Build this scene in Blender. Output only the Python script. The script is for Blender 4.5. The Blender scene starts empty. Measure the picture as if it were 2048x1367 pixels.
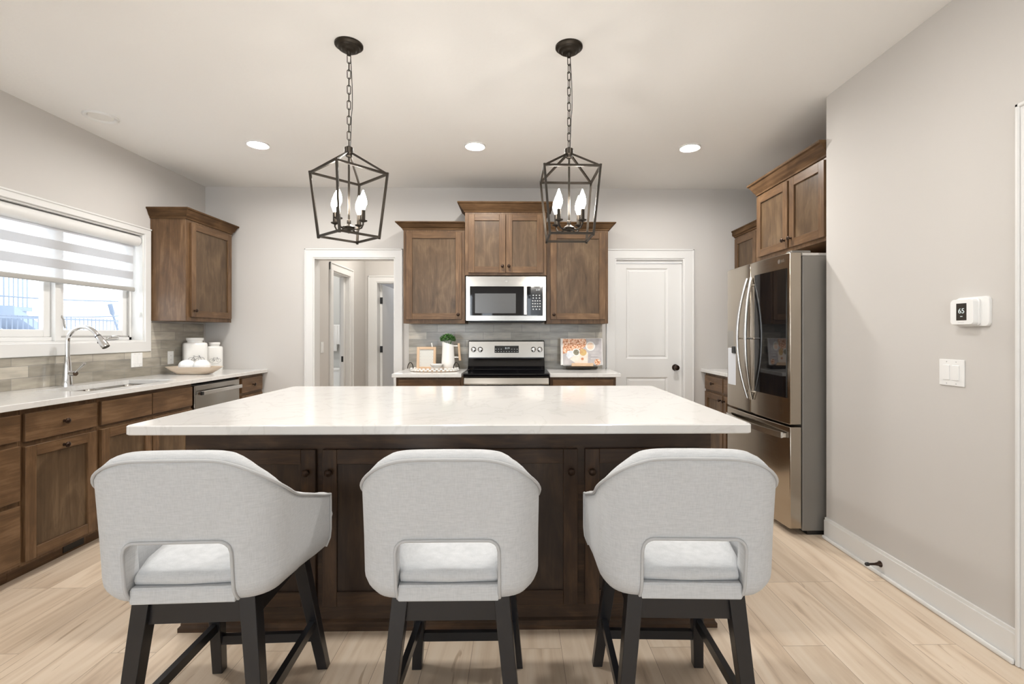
import bpy, bmesh, math, random
from mathutils import Vector, Matrix
R = math.radians
random.seed(7)
SC = bpy.context.scene
COL = SC.collection

# ------------------------------------------------------------------ camera, world, lights, exposure
cd = bpy.data.cameras.new('camera')
cam = bpy.data.objects.new('camera', cd); COL.objects.link(cam)
cam.location = (0, 0, 1.27); cam.rotation_euler = (R(90), 0, R(-0.9))
cd.sensor_width = 36; cd.lens = 960 / 2048 * 36
cd.shift_x = -25 / 2048; cd.shift_y = -15.5 / 2048
cd.clip_start = 0.02; cd.clip_end = 200
SC.camera = cam

SC.view_settings.view_transform = 'Standard'
SC.view_settings.look = 'None'
SC.view_settings.gamma = 1
SC.view_settings.use_curve_mapping = False
SC.view_settings.exposure = 0.08

w = bpy.data.worlds.new('overcast_sky'); SC.world = w; w.use_nodes = True
bg = w.node_tree.nodes['Background']
bg.inputs['Color'].default_value = (0.84, 0.92, 1.0, 1); bg.inputs['Strength'].default_value = 4.5

def area(name, loc, rot, sx, sy, power, col=(1, 1, 1)):
    l = bpy.data.lights.new(name, 'AREA'); l.shape = 'RECTANGLE'; l.size = sx; l.size_y = sy
    l.energy = power; l.color = col
    o = bpy.data.objects.new(name, l); COL.objects.link(o); o.location = loc; o.rotation_euler = rot
    return o
# added area lights boosting the sky light in the unseen rear window openings
area('rear_window_boost', (-2.125, -5.4, 1.35), (R(90), 0, 0), 1.5, 2.1, 46, (0.90, 0.955, 1.0))
area('rear_window_boost', (1.42, -5.4, 1.35), (R(90), 0, 0), 0.6, 2.1, 22, (0.90, 0.955, 1.0))
# added out-of-sight fill lights for the hall, bathroom and room beyond
area('hall_fill', (-1.5, 5.8, 2.72), (0, 0, 0), 0.35, 0.35, 15, (1.0, 0.95, 0.88))
area('bathroom_fill', (-2.8, 6.3, 2.72), (0, 0, 0), 0.4, 0.4, 14, (1.0, 0.97, 0.93))
area('far_room_fill', (-1.6, 7.6, 2.72), (0, 0, 0), 0.4, 0.4, 9, (0.96, 0.97, 1.0))
# added weak fill light under the ceiling behind the camera
area('living_room_fill', (-0.5, -2.2, 2.70), (0, 0, 0), 1.2, 1.2, 4, (1.0, 0.97, 0.93))
# added row of downlights out of view, brightening floor and stool seats
for x_ in (-1.9, -0.5, 0.75): area('added_downlight', (x_, 1.62, 2.74), (0, 0, 0), 0.12, 0.12, 12.5, (1.0, 0.97, 0.93))

# ------------------------------------------------------------------ materials
def new_mat(name):
    m = bpy.data.materials.new(name); m.use_nodes = True
    nt = m.node_tree; b = nt.nodes['Principled BSDF']
    return m, nt, b
def N(nt, t, **kw):
    n = nt.nodes.new(t)
    for k, v in kw.items():
        if hasattr(n, k): setattr(n, k, v)
        else: n.inputs[k].default_value = v
    return n
def L(nt, a, b): nt.links.new(a, b)
def plain(name, col, rough=0.5, metal=0.0, spec=0.5, bump=None, coat=0, emit=None, estr=0, trans=0, ior=None):
    m, nt, b = new_mat(name)
    b.inputs['Base Color'].default_value = (*col, 1); b.inputs['Roughness'].default_value = rough
    b.inputs['Metallic'].default_value = metal; b.inputs['Specular IOR Level'].default_value = spec
    b.inputs['Coat Weight'].default_value = coat
    if emit: b.inputs['Emission Color'].default_value = (*emit, 1); b.inputs['Emission Strength'].default_value = estr
    if trans: b.inputs['Transmission Weight'].default_value = trans
    if ior: b.inputs['IOR'].default_value = ior
    tc = N(nt, 'ShaderNodeTexCoord')
    sc, st, dist = bump if bump else (60, 0.02, 0.001)
    nz = N(nt, 'ShaderNodeTexNoise'); nz.inputs['Scale'].default_value = sc; nz.inputs['Detail'].default_value = 3
    L(nt, tc.outputs['Object'], nz.inputs['Vector'])
    bp = N(nt, 'ShaderNodeBump'); bp.inputs['Strength'].default_value = st; bp.inputs['Distance'].default_value = dist
    L(nt, nz.outputs['Fac'], bp.inputs['Height']); L(nt, bp.outputs['Normal'], b.inputs['Normal'])
    return m
def ramp(nt, stops):
    r = N(nt, 'ShaderNodeValToRGB'); e = r.color_ramp.elements
    while len(e) > 1: e.remove(e[-1])
    e[0].position = stops[0][0]; e[0].color = (*stops[0][1], 1)
    for p, c in stops[1:]:
        x = e.new(p); x.color = (*c, 1)
    return r
def wood(name, dark, mid, light, rough=0.38, gs=30.0, blot=0.75, bump=0.12, spec=0.35):
    """stained wood, grain along the V axis of the uv map (metres)"""
    m, nt, b = new_mat(name)
    uv = N(nt, 'ShaderNodeUVMap')
    mp = N(nt, 'ShaderNodeMapping'); mp.inputs['Scale'].default_value = (gs, 1.6, 1); L(nt, uv.outputs['UV'], mp.inputs['Vector'])
    n1 = N(nt, 'ShaderNodeTexNoise'); n1.inputs['Scale'].default_value = 1.0; n1.inputs['Detail'].default_value = 9; n1.inputs['Roughness'].default_value = 0.72; n1.inputs['Distortion'].default_value = 1.6
    L(nt, mp.outputs['Vector'], n1.inputs['Vector'])
    mp2 = N(nt, 'ShaderNodeMapping'); mp2.inputs['Scale'].default_value = (9, 3.5, 1); L(nt, uv.outputs['UV'], mp2.inputs['Vector'])
    n2 = N(nt, 'ShaderNodeTexNoise'); n2.inputs['Scale'].default_value = 1.0; n2.inputs['Detail'].default_value = 4; n2.inputs['Distortion'].default_value = 1.0
    L(nt, mp2.outputs['Vector'], n2.inputs['Vector'])
    mx = N(nt, 'ShaderNodeMix'); mx.data_type = 'FLOAT'; mx.inputs[0].default_value = blot * 0.6
    L(nt, n1.outputs['Fac'], mx.inputs[2]); L(nt, n2.outputs['Fac'], mx.inputs[3])
    r = ramp(nt, [(0.28, dark), (0.5, mid), (0.7, light)])
    L(nt, mx.outputs[0], r.inputs['Fac']); L(nt, r.outputs['Color'], b.inputs['Base Color'])
    b.inputs['Roughness'].default_value = rough; b.inputs['Specular IOR Level'].default_value = spec
    bp = N(nt, 'ShaderNodeBump'); bp.inputs['Strength'].default_value = bump; bp.inputs['Distance'].default_value = 0.002
    L(nt, n1.outputs['Fac'], bp.inputs['Height']); L(nt, bp.outputs['Normal'], b.inputs['Normal'])
    return m

M = {}
M['wall'] = plain('wall_paint', (0.61, 0.587, 0.56), 0.75, bump=(220, 0.08, 0.001), spec=0.25)
M['wall_grey'] = plain('grey_wall_paint', (0.52, 0.52, 0.53), 0.75, bump=(220, 0.08, 0.001), spec=0.25)
M['ceiling'] = plain('ceiling_paint', (0.86, 0.85, 0.83), 0.85, bump=(45, 0.25, 0.002), spec=0.2)
M['trim'] = plain('white_trim_paint', (0.76, 0.755, 0.74), 0.35)
M['white_plastic'] = plain('white_plastic', (0.86, 0.86, 0.85), 0.35)
M['wood'] = wood('stained_wood', rough=0.40, dark=(0.050, 0.028, 0.015), mid=(0.128, 0.070, 0.033), light=(0.245, 0.147, 0.077))
M['crown_wood'] = wood('stained_crown_wood', rough=0.7, dark=(0.038, 0.021, 0.011), mid=(0.100, 0.055, 0.026), light=(0.20, 0.118, 0.060), spec=0.12)
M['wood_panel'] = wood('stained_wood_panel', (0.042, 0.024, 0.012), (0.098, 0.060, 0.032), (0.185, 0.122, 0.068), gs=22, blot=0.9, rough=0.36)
M['island_wood'] = wood('shade_darkened_wood', (0.020, 0.011, 0.007), (0.050, 0.028, 0.016), (0.115, 0.064, 0.034), gs=24, blot=0.85)  # same stain as the other cabinets, with shade put into the colour
M['island_panel'] = wood('shade_darkened_panel', (0.018, 0.011, 0.008), (0.042, 0.026, 0.017), (0.085, 0.052, 0.032), gs=20, blot=0.9)  # island panels, darkened for shade in the same way
M['pale_wood'] = wood('pale_wood', (0.45, 0.30, 0.18), (0.62, 0.44, 0.29), (0.74, 0.56, 0.40), rough=0.5)
M['whitewash'] = wood('whitewashed_wood', (0.50, 0.38, 0.27), (0.64, 0.53, 0.42), (0.76, 0.70, 0.63), rough=0.6, gs=14)
M['black_wood'] = plain('black_painted_wood', (0.012, 0.012, 0.014), 0.32, bump=(90, 0.05, 0.001))
M['bronze'] = plain('oil_rubbed_bronze', (0.045, 0.028, 0.020), 0.32, 0.85)
M['black_metal'] = plain('black_bronze_metal', (0.038, 0.031, 0.024), 0.38, 0.8)
M['black_gloss'] = plain('black_enamel', (0.006, 0.006, 0.007), 0.12)
M['black_glass'] = plain('black_glass', (0.004, 0.004, 0.005), 0.03, spec=0.6)
M['black_plastic'] = plain('black_plastic', (0.012, 0.012, 0.012), 0.4)
M['chrome'] = plain('chrome', (0.80, 0.81, 0.83), 0.06, 1.0)
M['satin'] = plain('satin_steel', (0.68, 0.67, 0.65), 0.22, 1.0)
M['grey_side'] = plain('grey_enamel', (0.21, 0.195, 0.175), 0.35, 0.3)
M['ceramic'] = plain('white_ceramic', (0.84, 0.83, 0.80), 0.22)
M['cloth_white'] = plain('white_cotton', (0.80, 0.79, 0.77), 0.9, bump=(300, 0.3, 0.002))
M['bath_wall'] = plain('bathroom_paint', (0.62, 0.62, 0.60), 0.75)
M['grey_print'] = plain('grey_print', (0.16, 0.16, 0.16), 0.6)
M['taupe'] = plain('taupe_screen_frame', (0.42, 0.41, 0.39), 0.5)
M['digits'] = plain('lit_digits', (0.4, 0.43, 0.43), 0.5, emit=(0.75, 0.85, 0.85), estr=0.45)
M['key_print'] = plain('light_key_print', (0.55, 0.55, 0.55), 0.5)

def stainless(name, col):
    m, nt, b = new_mat(name)
    tc = N(nt, 'ShaderNodeTexCoord'); mp = N(nt, 'ShaderNodeMapping'); mp.inputs['Scale'].default_value = (2, 2, 420)
    L(nt, tc.outputs['Object'], mp.inputs['Vector'])
    nz = N(nt, 'ShaderNodeTexNoise'); nz.inputs['Scale'].default_value = 1; nz.inputs['Detail'].default_value = 2
    L(nt, mp.outputs['Vector'], nz.inputs['Vector'])
    r = ramp(nt, [(0.3, (0.17,) * 3), (0.7, (0.21,) * 3)]); L(nt, nz.outputs['Fac'], r.inputs['Fac'])
    L(nt, r.outputs['Color'], b.inputs['Roughness'])
    b.inputs['Base Color'].default_value = (*col, 1); b.inputs['Metallic'].default_value = 1
    return m
M['steel'] = stainless('brushed_stainless', (0.42, 0.40, 0.37))
M['fridge_steel'] = stainless('warm_dark_stainless', (0.44, 0.385, 0.32))

def quartz():
    m, nt, b = new_mat('white_quartz')
    tc = N(nt, 'ShaderNodeTexCoord')
    n1 = N(nt, 'ShaderNodeTexNoise'); n1.inputs['Scale'].default_value = 2.2; n1.inputs['Detail'].default_value = 7; n1.inputs['Distortion'].default_value = 2.5
    L(nt, tc.outputs['Object'], n1.inputs['Vector'])
    r = ramp(nt, [(0.0, (0.765, 0.755, 0.735)), (0.47, (0.765, 0.755, 0.735)), (0.495, (0.70, 0.688, 0.665)), (0.52, (0.765, 0.755, 0.735)), (1.0, (0.78, 0.77, 0.75))])
    L(nt, n1.outputs['Fac'], r.inputs['Fac']); L(nt, r.outputs['Color'], b.inputs['Base Color'])
    b.inputs['Roughness'].default_value = 0.10
    return m
M['quartz'] = quartz()

def tile(name, axis):
    m, nt, b = new_mat(name)
    tc = N(nt, 'ShaderNodeTexCoord'); sx = N(nt, 'ShaderNodeSeparateXYZ'); L(nt, tc.outputs['Object'], sx.inputs[0])
    cb = N(nt, 'ShaderNodeCombineXYZ'); L(nt, sx.outputs[axis], cb.inputs[0]); L(nt, sx.outputs[2], cb.inputs[1])
    br = N(nt, 'ShaderNodeTexBrick'); br.offset = 0.37; br.offset_frequency = 2; br.squash = 1
    br.inputs['Scale'].default_value = 1; br.inputs['Mortar Size'].default_value = 0.0021; br.inputs['Mortar Smooth'].default_value = 0.2
    br.inputs['Brick Width'].default_value = 0.285; br.inputs['Row Height'].default_value = 0.0745; br.inputs['Bias'].default_value = -0.1
    br.inputs['Color1'].default_value = (0.31, 0.285, 0.24, 1); br.inputs['Color2'].default_value = (0.60, 0.555, 0.475, 1)
    br.inputs['Mortar'].default_value = (0.30, 0.285, 0.26, 1)
    L(nt, cb.outputs[0], br.inputs['Vector'])
    mp = N(nt, 'ShaderNodeMapping'); mp.inputs['Scale'].default_value = (5, 24, 1); L(nt, cb.outputs[0], mp.inputs['Vector'])
    nz = N(nt, 'ShaderNodeTexNoise'); nz.inputs['Scale'].default_value = 1; nz.inputs['Detail'].default_value = 5; L(nt, mp.outputs[0], nz.inputs['Vector'])
    r = ramp(nt, [(0.3, (0.74, 0.74, 0.74)), (0.7, (1.16, 1.15, 1.13))]); L(nt, nz.outputs['Fac'], r.inputs['Fac'])
    mx = N(nt, 'ShaderNodeMix'); mx.data_type = 'RGBA'; mx.blend_type = 'MULTIPLY'; mx.inputs[0].default_value = 1
    L(nt, br.outputs['Color'], mx.inputs[6]); L(nt, r.outputs['Color'], mx.inputs[7]); L(nt, mx.outputs[2], b.inputs['Base Color'])
    b.inputs['Roughness'].default_value = 0.22
    bp = N(nt, 'ShaderNodeBump'); bp.inputs['Strength'].default_value = 0.5; bp.inputs['Distance'].default_value = 0.002; bp.invert = True
    L(nt, br.outputs['Fac'], bp.inputs['Height'])
    bp2 = N(nt, 'ShaderNodeBump'); bp2.inputs['Strength'].default_value = 0.15; bp2.inputs['Distance'].default_value = 0.004
    L(nt, nz.outputs['Fac'], bp2.inputs['Height']); L(nt, bp.outputs['Normal'], bp2.inputs['Normal'])
    L(nt, bp2.outputs['Normal'], b.inputs['Normal'])
    return m
M['tile_y'] = tile('grey_glazed_tile_side', 1)
M['tile_x'] = tile('grey_glazed_tile_back', 0)

def planks():
    m, nt, b = new_mat('light_oak_planks')
    tc = N(nt, 'ShaderNodeTexCoord'); sx = N(nt, 'ShaderNodeSeparateXYZ'); L(nt, tc.outputs['Object'], sx.inputs[0])
    cb = N(nt, 'ShaderNodeCombineXYZ'); L(nt, sx.outputs[1], cb.inputs[0]); L(nt, sx.outputs[0], cb.inputs[1])
    br = N(nt, 'ShaderNodeTexBrick'); br.offset = 0.41; br.offset_frequency = 3
    br.inputs['Scale'].default_value = 1; br.inputs['Mortar Size'].default_value = 0.0011; br.inputs['Mortar Smooth'].default_value = 0.3
    br.inputs['Brick Width'].default_value = 1.22; br.inputs['Row Height'].default_value = 0.18
    br.inputs['Color1'].default_value = (0, 0, 0, 1); br.inputs['Color2'].default_value = (1, 1, 1, 1); br.inputs['Mortar'].default_value = (0.2, 0.2, 0.2, 1)
    L(nt, cb.outputs[0], br.inputs['Vector'])
    # per-plank shift of the grain
    sc = N(nt, 'ShaderNodeVectorMath'); sc.operation = 'SCALE'; sc.inputs['Scale'].default_value = 7.3; L(nt, br.outputs['Color'], sc.inputs[0])
    ad = N(nt, 'ShaderNodeVectorMath'); ad.operation = 'ADD'; L(nt, cb.outputs[0], ad.inputs[0]); L(nt, sc.outputs[0], ad.inputs[1])
    mp = N(nt, 'ShaderNodeMapping'); mp.inputs['Scale'].default_value = (1.1, 13, 1); L(nt, ad.outputs[0], mp.inputs['Vector'])
    n1 = N(nt, 'ShaderNodeTexNoise'); n1.inputs['Scale'].default_value = 1; n1.inputs['Detail'].default_value = 7; n1.inputs['Distortion'].default_value = 1.4; L(nt, mp.outputs[0], n1.inputs['Vector'])
    r = ramp(nt, [(0.24, (0.44, 0.325, 0.225)), (0.40, (0.67, 0.535, 0.40)), (0.55, (0.76, 0.63, 0.49)), (0.75, (0.81, 0.695, 0.565))])
    L(nt, n1.outputs['Fac'], r.inputs['Fac'])
    r2 = ramp(nt, [(0.0, (0.88, 0.87, 0.86)), (1.0, (1.05, 1.05, 1.05))]); L(nt, br.outputs['Color'], r2.inputs['Fac'])
    mx = N(nt, 'ShaderNodeMix'); mx.data_type = 'RGBA'; mx.blend_type = 'MULTIPLY'; mx.inputs[0].default_value = 1
    L(nt, r.outputs['Color'], mx.inputs[6]); L(nt, r2.outputs['Color'], mx.inputs[7])
    # thin dark checks and knots
    mp3 = N(nt, 'ShaderNodeMapping'); mp3.inputs['Scale'].default_value = (1.8, 17, 1); L(nt, ad.outputs[0], mp3.inputs['Vector'])
    n3 = N(nt, 'ShaderNodeTexNoise'); n3.inputs['Scale'].default_value = 1; n3.inputs['Detail'].default_value = 3; n3.inputs['Distortion'].default_value = 2.5; L(nt, mp3.outputs[0], n3.inputs['Vector'])
    r3 = ramp(nt, [(0.0, (0.55, 0.47, 0.4)), (0.27, (0.62, 0.55, 0.48)), (0.33, (1, 1, 1))]); L(nt, n3.outputs['Fac'], r3.inputs['Fac'])
    mx3 = N(nt, 'ShaderNodeMix'); mx3.data_type = 'RGBA'; mx3.blend_type = 'MULTIPLY'; mx3.inputs[0].default_value = 0.8
    L(nt, mx.outputs[2], mx3.inputs[6]); L(nt, r3.outputs['Color'], mx3.inputs[7])
    dk = N(nt, 'ShaderNodeMix'); dk.data_type = 'RGBA'; L(nt, br.outputs['Fac'], dk.inputs[0]); L(nt, mx3.outputs[2], dk.inputs[6]); dk.inputs[7].default_value = (0.33, 0.24, 0.17, 1)
    L(nt, dk.outputs[2], b.inputs['Base Color']); b.inputs['Roughness'].default_value = 0.42
    bp = N(nt, 'ShaderNodeBump'); bp.inputs['Strength'].default_value = 0.12; bp.inputs['Distance'].default_value = 0.002; L(nt, n1.outputs['Fac'], bp.inputs['Height'])
    L(nt, bp.outputs['Normal'], b.inputs['Normal'])
    return m
M['planks'] = planks()

def linen():
    m, nt, b = new_mat('oatmeal_linen')
    tc = N(nt, 'ShaderNodeTexCoord')
    out = []
    for s in ((40, 40, 420), (380, 380, 40)):
        mp = N(nt, 'ShaderNodeMapping'); mp.inputs['Scale'].default_value = s; L(nt, tc.outputs['Object'], mp.inputs['Vector'])
        n = N(nt, 'ShaderNodeTexNoise'); n.inputs['Scale'].default_value = 1; n.inputs['Detail'].default_value = 3; L(nt, mp.outputs[0], n.inputs['Vector']); out.append(n)
    mx = N(nt, 'ShaderNodeMix'); mx.data_type = 'FLOAT'; mx.inputs[0].default_value = 0.4
    L(nt, out[0].outputs['Fac'], mx.inputs[2]); L(nt, out[1].outputs['Fac'], mx.inputs[3])
    r = ramp(nt, [(0.3, (0.51, 0.525, 0.535)), (0.5, (0.58, 0.592, 0.605)), (0.7, (0.64, 0.65, 0.66))])
    L(nt, mx.outputs[0], r.inputs['Fac']); L(nt, r.outputs['Color'], b.inputs['Base Color'])
    b.inputs['Roughness'].default_value = 0.9; b.inputs['Specular IOR Level'].default_value = 0.15; b.inputs['Sheen Weight'].default_value = 0.15
    bp = N(nt, 'ShaderNodeBump'); bp.inputs['Strength'].default_value = 0.25; bp.inputs['Distance'].default_value = 0.001; L(nt, mx.outputs[0], bp.inputs['Height'])
    L(nt, bp.outputs['Normal'], b.inputs['Normal'])
    return m
M['linen'] = linen()
M['piping'] = plain('linen_piping', (0.52, 0.525, 0.53), 0.9, bump=(400, 0.2, 0.001))

def pane():
    m = bpy.data.materials.new('window_glass'); m.use_nodes = True; nt = m.node_tree; nt.nodes.clear()
    o = N(nt, 'ShaderNodeOutputMaterial'); mx = N(nt, 'ShaderNodeMixShader'); t = N(nt, 'ShaderNodeBsdfTransparent'); g = N(nt, 'ShaderNodeBsdfGlossy')
    g.inputs['Roughness'].default_value = 0.0; mx.inputs[0].default_value = 0.05
    L(nt, t.outputs[0], mx.inputs[1]); L(nt, g.outputs[0], mx.inputs[2]); L(nt, mx.outputs[0], o.inputs[0])
    return m
M['pane'] = pane()
def sheer(name, opac, col, tl=1.0):
    m = bpy.data.materials.new(name); m.use_nodes = True; nt = m.node_tree; nt.nodes.clear()
    o = N(nt, 'ShaderNodeOutputMaterial'); mx = N(nt, 'ShaderNodeMixShader'); t = N(nt, 'ShaderNodeBsdfTransparent')
    d = N(nt, 'ShaderNodeBsdfDiffuse'); d.inputs[0].default_value = (*col, 1)
    tr = N(nt, 'ShaderNodeBsdfTranslucent'); tr.inputs[0].default_value = (col[0] * tl, col[1] * tl, col[2] * tl, 1)
    m2 = N(nt, 'ShaderNodeMixShader'); m2.inputs[0].default_value = 0.55; L(nt, d.outputs[0], m2.inputs[1]); L(nt, tr.outputs[0], m2.inputs[2])
    mx.inputs[0].default_value = opac; L(nt, t.outputs[0], mx.inputs[1]); L(nt, m2.outputs[0], mx.inputs[2]); L(nt, mx.outputs[0], o.inputs[0])
    return m
M['shade_band'] = sheer('shade_fabric', 0.97, (0.86, 0.86, 0.87), 0.52)
M['shade_sheer'] = sheer('shade_sheer', 0.4, (0.92, 0.92, 0.93), 0.8)
def emit(name, col, s):
    m = bpy.data.materials.new(name); m.use_nodes = True; nt = m.node_tree; nt.nodes.clear()
    o = N(nt, 'ShaderNodeOutputMaterial'); e = N(nt, 'ShaderNodeEmission'); e.inputs[0].default_value = (*col, 1); e.inputs[1].default_value = s
    L(nt, e.outputs[0], o.inputs[0]); return m
M['bulb'] = emit('lit_candle_bulb', (1.0, 0.94, 0.86), 94)
M['can_glow'] = emit('lit_recessed_lens', (1.0, 0.97, 0.93), 620)

# ------------------------------------------------------------------ mesh builder
class MB:
    def __init__(s): s.bm = bmesh.new(); s.uv = s.bm.loops.layers.uv.new('UVMap')
    def _uv(s, faces, g=None):
        off = (random.uniform(0, 50), random.uniform(0, 50))
        for f in faces:
            n = f.normal; ax = max(range(3), key=lambda i: abs(n[i]))
            oth = [i for i in range(3) if i != ax]
            if g in oth: v = g; u = [i for i in oth if i != g][0]
            else: u, v = oth
            for lp in f.loops: lp[s.uv].uv = (lp.vert.co[u] + off[0], lp.vert.co[v] + off[1])
    def box(s, x0, x1, y0, y1, z0, z1, bev=0.0, seg=1, g=None):
        x0, x1 = sorted((x0, x1)); y0, y1 = sorted((y0, y1)); z0, z1 = sorted((z0, z1))
        r = bmesh.ops.create_cube(s.bm, size=1); vs = r['verts']
        for v in vs: v.co = ((x0 + x1) / 2 + v.co.x * (x1 - x0), (y0 + y1) / 2 + v.co.y * (y1 - y0), (z0 + z1) / 2 + v.co.z * (z1 - z0))
        es = list({e for v in vs for e in v.link_edges})
        fs = {f for v in vs for f in v.link_faces}
        if bev > 0:
            rb = bmesh.ops.bevel(s.bm, geom=es, offset=min(bev, 0.45 * min(x1 - x0, y1 - y0, z1 - z0)), segments=seg, affect='EDGES', profile=0.5)
            fs = {f for f in s.bm.faces if f.is_valid and (f in fs or f in set(rb['faces']))}
            fs |= {f for v in rb['verts'] for f in v.link_faces}
        for f in fs: f.normal_update()
        if g is None:
            d = (x1 - x0, y1 - y0, z1 - z0); g = max(range(3), key=lambda i: d[i])
        s._uv(fs, g); return s
    def loops(s, loops, close=True, cap0=True, cap1=True, g=None):
        """loft closed rings of points"""
        vl = [[s.bm.verts.new(p) for p in lp] for lp in loops]; fs = []
        n = len(vl[0])
        for a, b in zip(vl, vl[1:]):
            for i in range(n if close else n - 1):
                j = (i + 1) % n
                fs.append(s.bm.faces.new((a[i], a[j], b[j], b[i])))
        if cap0: fs.append(s.bm.faces.new(vl[0][::-1]))
        if cap1: fs.append(s.bm.faces.new(vl[-1]))
        for f in fs: f.normal_update()
        s._uv(fs, g); return s
    def lathe(s, prof, c=(0, 0, 0), ax='z', seg=24, caps=True, sx=1, sy=1):
        loops = []
        for r, h in prof:
            ring = []
            for k in range(seg):
                a = 2 * math.pi * k / seg; p = (max(r, 1e-5) * math.cos(a) * sx, max(r, 1e-5) * math.sin(a) * sy, h)
                if ax == 'x': p = (p[2], p[0], p[1])
                elif ax == '-x': p = (-p[2], p[1], p[0])
                elif ax == '-y': p = (p[0], -p[2], p[1])
                elif ax == 'y': p = (p[1], p[2], p[0])
                elif ax == '-z': p = (p[1], p[0], -p[2])
                ring.append((p[0] + c[0], p[1] + c[1], p[2] + c[2]))
            loops.append(ring)
        return s.loops(loops, cap0=caps, cap1=caps)
    def tube(s, pts, r, seg=8, closed=False, rads=None, square=False):
        pts = [Vector(p) for p in pts]; n = len(pts); loops = []
        up = None
        for i, p in enumerate(pts):
            if closed: t = (pts[(i + 1) % n] - pts[i - 1]).normalized()
            else: t = (pts[min(i + 1, n - 1)] - pts[max(i - 1, 0)]).normalized()
            if up is None:
                up = Vector((0, 0, 1)) if abs(t.z) < 0.9 else Vector((0, 1, 0))
            side = t.cross(up).normalized(); up = side.cross(t).normalized()
            rr = rads[i] if rads else r
            ring = []
            if square:
                for a, b in ((1, 1), (-1, 1), (-1, -1), (1, -1)): ring.append(p + side * rr * a + up * rr * b)
            else:
                for k in range(seg):
                    a = 2 * math.pi * k / seg; ring.append(p + side * rr * math.cos(a) + up * rr * math.sin(a))
            loops.append(ring)
        if closed: loops.append(loops[0]); s.loops(loops, cap0=False, cap1=False); bmesh.ops.remove_doubles(s.bm, verts=s.bm.verts, dist=1e-6)
        else: s.loops(loops)
        return s
    def bar(s, p0, p1, w, d=None, w1=None, axis=(0, 1, 0)):
        """rectangular bar from p0 to p1, cut horizontally when it stands"""
        p0, p1 = Vector(p0), Vector(p1); d = d or w; w1 = w1 or w; k = w1 / w
        t = (p1 - p0).normalized()
        if abs(t.z) > 0.5: e1, e2 = Vector((1, 0, 0)), Vector((0, 1, 0))
        else:
            e2 = Vector((0, 0, 1)); e1 = t.cross(e2).normalized()
        lo = lambda p, q: [p + e1 * w / 2 * q * a + e2 * d / 2 * q * b for a, b in ((-1, -1), (1, -1), (1, 1), (-1, 1))]
        return s.loops([lo(p0, 1), lo(p1, k)])
    def prism(s, poly, d0, d1, ax='z'):
        def mp(u, v, w):
            return {'z': (u, v, w), 'y': (u, w, v), 'x': (w, u, v)}[ax]
        return s.loops([[mp(u, v, d0) for u, v in poly], [mp(u, v, d1) for u, v in poly]])
    def sphere(s, c, rx, ry=None, rz=None, seg=16, rings=10):
        ry = ry or rx; rz = rz or rx
        r = bmesh.ops.create_uvsphere(s.bm, u_segments=seg, v_segments=rings, radius=1)
        for v in r['verts']: v.co = (c[0] + v.co.x * rx, c[1] + v.co.y * ry, c[2] + v.co.z * rz)
        return s
    def build(s, name, mat, parent=None, smooth=None, bevel=None, loc=None):
        bmesh.ops.recalc_face_normals(s.bm, faces=s.bm.faces)
        me = bpy.data.meshes.new(name); 
        off = wloc(parent) if parent else Vector(loc or (0, 0, 0))
        for v in s.bm.verts: v.co -= off
        if smooth is not None:
            for f in s.bm.faces: f.smooth = True
            for e in s.bm.edges:
                if len(e.link_faces) == 2 and e.calc_face_angle(0) > R(smooth): e.smooth = False
        s.bm.to_mesh(me); s.bm.free()
        me.materials.append(M[mat] if isinstance(mat, str) else mat)
        o = bpy.data.objects.new(name, me); COL.objects.link(o)
        if parent: o.parent = parent
        else: o.location = off
        if bevel:
            b = o.modifiers.new('bevel', 'BEVEL'); b.width = bevel; b.segments = 2; b.limit_method = 'ANGLE'; b.angle_limit = R(40)
        return o
def wloc(o):
    v = Vector((0, 0, 0))
    while o: v += Vector(o.location); o = o.parent
    return v
def thing(name, label, cat, loc=(0, 0, 0), group=None):
    o = bpy.data.objects.new(name, None); COL.objects.link(o); o.location = loc; o.empty_display_size = 0.05
    o['label'] = label; o['category'] = cat
    if group: o['group'] = group
    return o
def tag(o, label, cat, group=None):
    o['label'] = label; o['category'] = cat
    if group: o['group'] = group
    return o
def struct(o): o['kind'] = 'structure'; return o
def copy_tree(o, parent=None):
    c = o.copy(); COL.objects.link(c)
    if parent: c.parent = parent
    for ch in list(o.children): copy_tree(ch, c)
    return c
def text(body, size, mat, parent, loc, rot, name='lettering', ext=0.0006):
    cu = bpy.data.curves.new(name, 'FONT'); cu.body = body; cu.size = size; cu.extrude = ext; cu.align_x = 'CENTER'; cu.align_y = 'CENTER'
    tmp = bpy.data.objects.new('tmp', cu); COL.objects.link(tmp)
    bpy.context.view_layer.update()
    me = bpy.data.meshes.new_from_object(tmp.evaluated_get(bpy.context.evaluated_depsgraph_get()))
    bpy.data.objects.remove(tmp); me.materials.clear(); me.materials.append(M[mat])
    o = bpy.data.objects.new(name, me); COL.objects.link(o); o.parent = parent
    o.location = Vector(loc) - wloc(parent); o.rotation_euler = rot
    return o
def rrect(hx, hy, r, z=None, c=(0, 0), n=6):
    out = []
    for cx, cy, a0 in ((hx - r, hy - r, 0), (-hx + r, hy - r, 90), (-hx + r, -hy + r, 180), (hx - r, -hy + r, 270)):
        for k in range(n + 1):
            a = R(a0 + 90 * k / n); p = (c[0] + cx + r * math.cos(a), c[1] + cy + r * math.sin(a))
            out.append(p if z is None else (*p, z))
    return out
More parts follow.
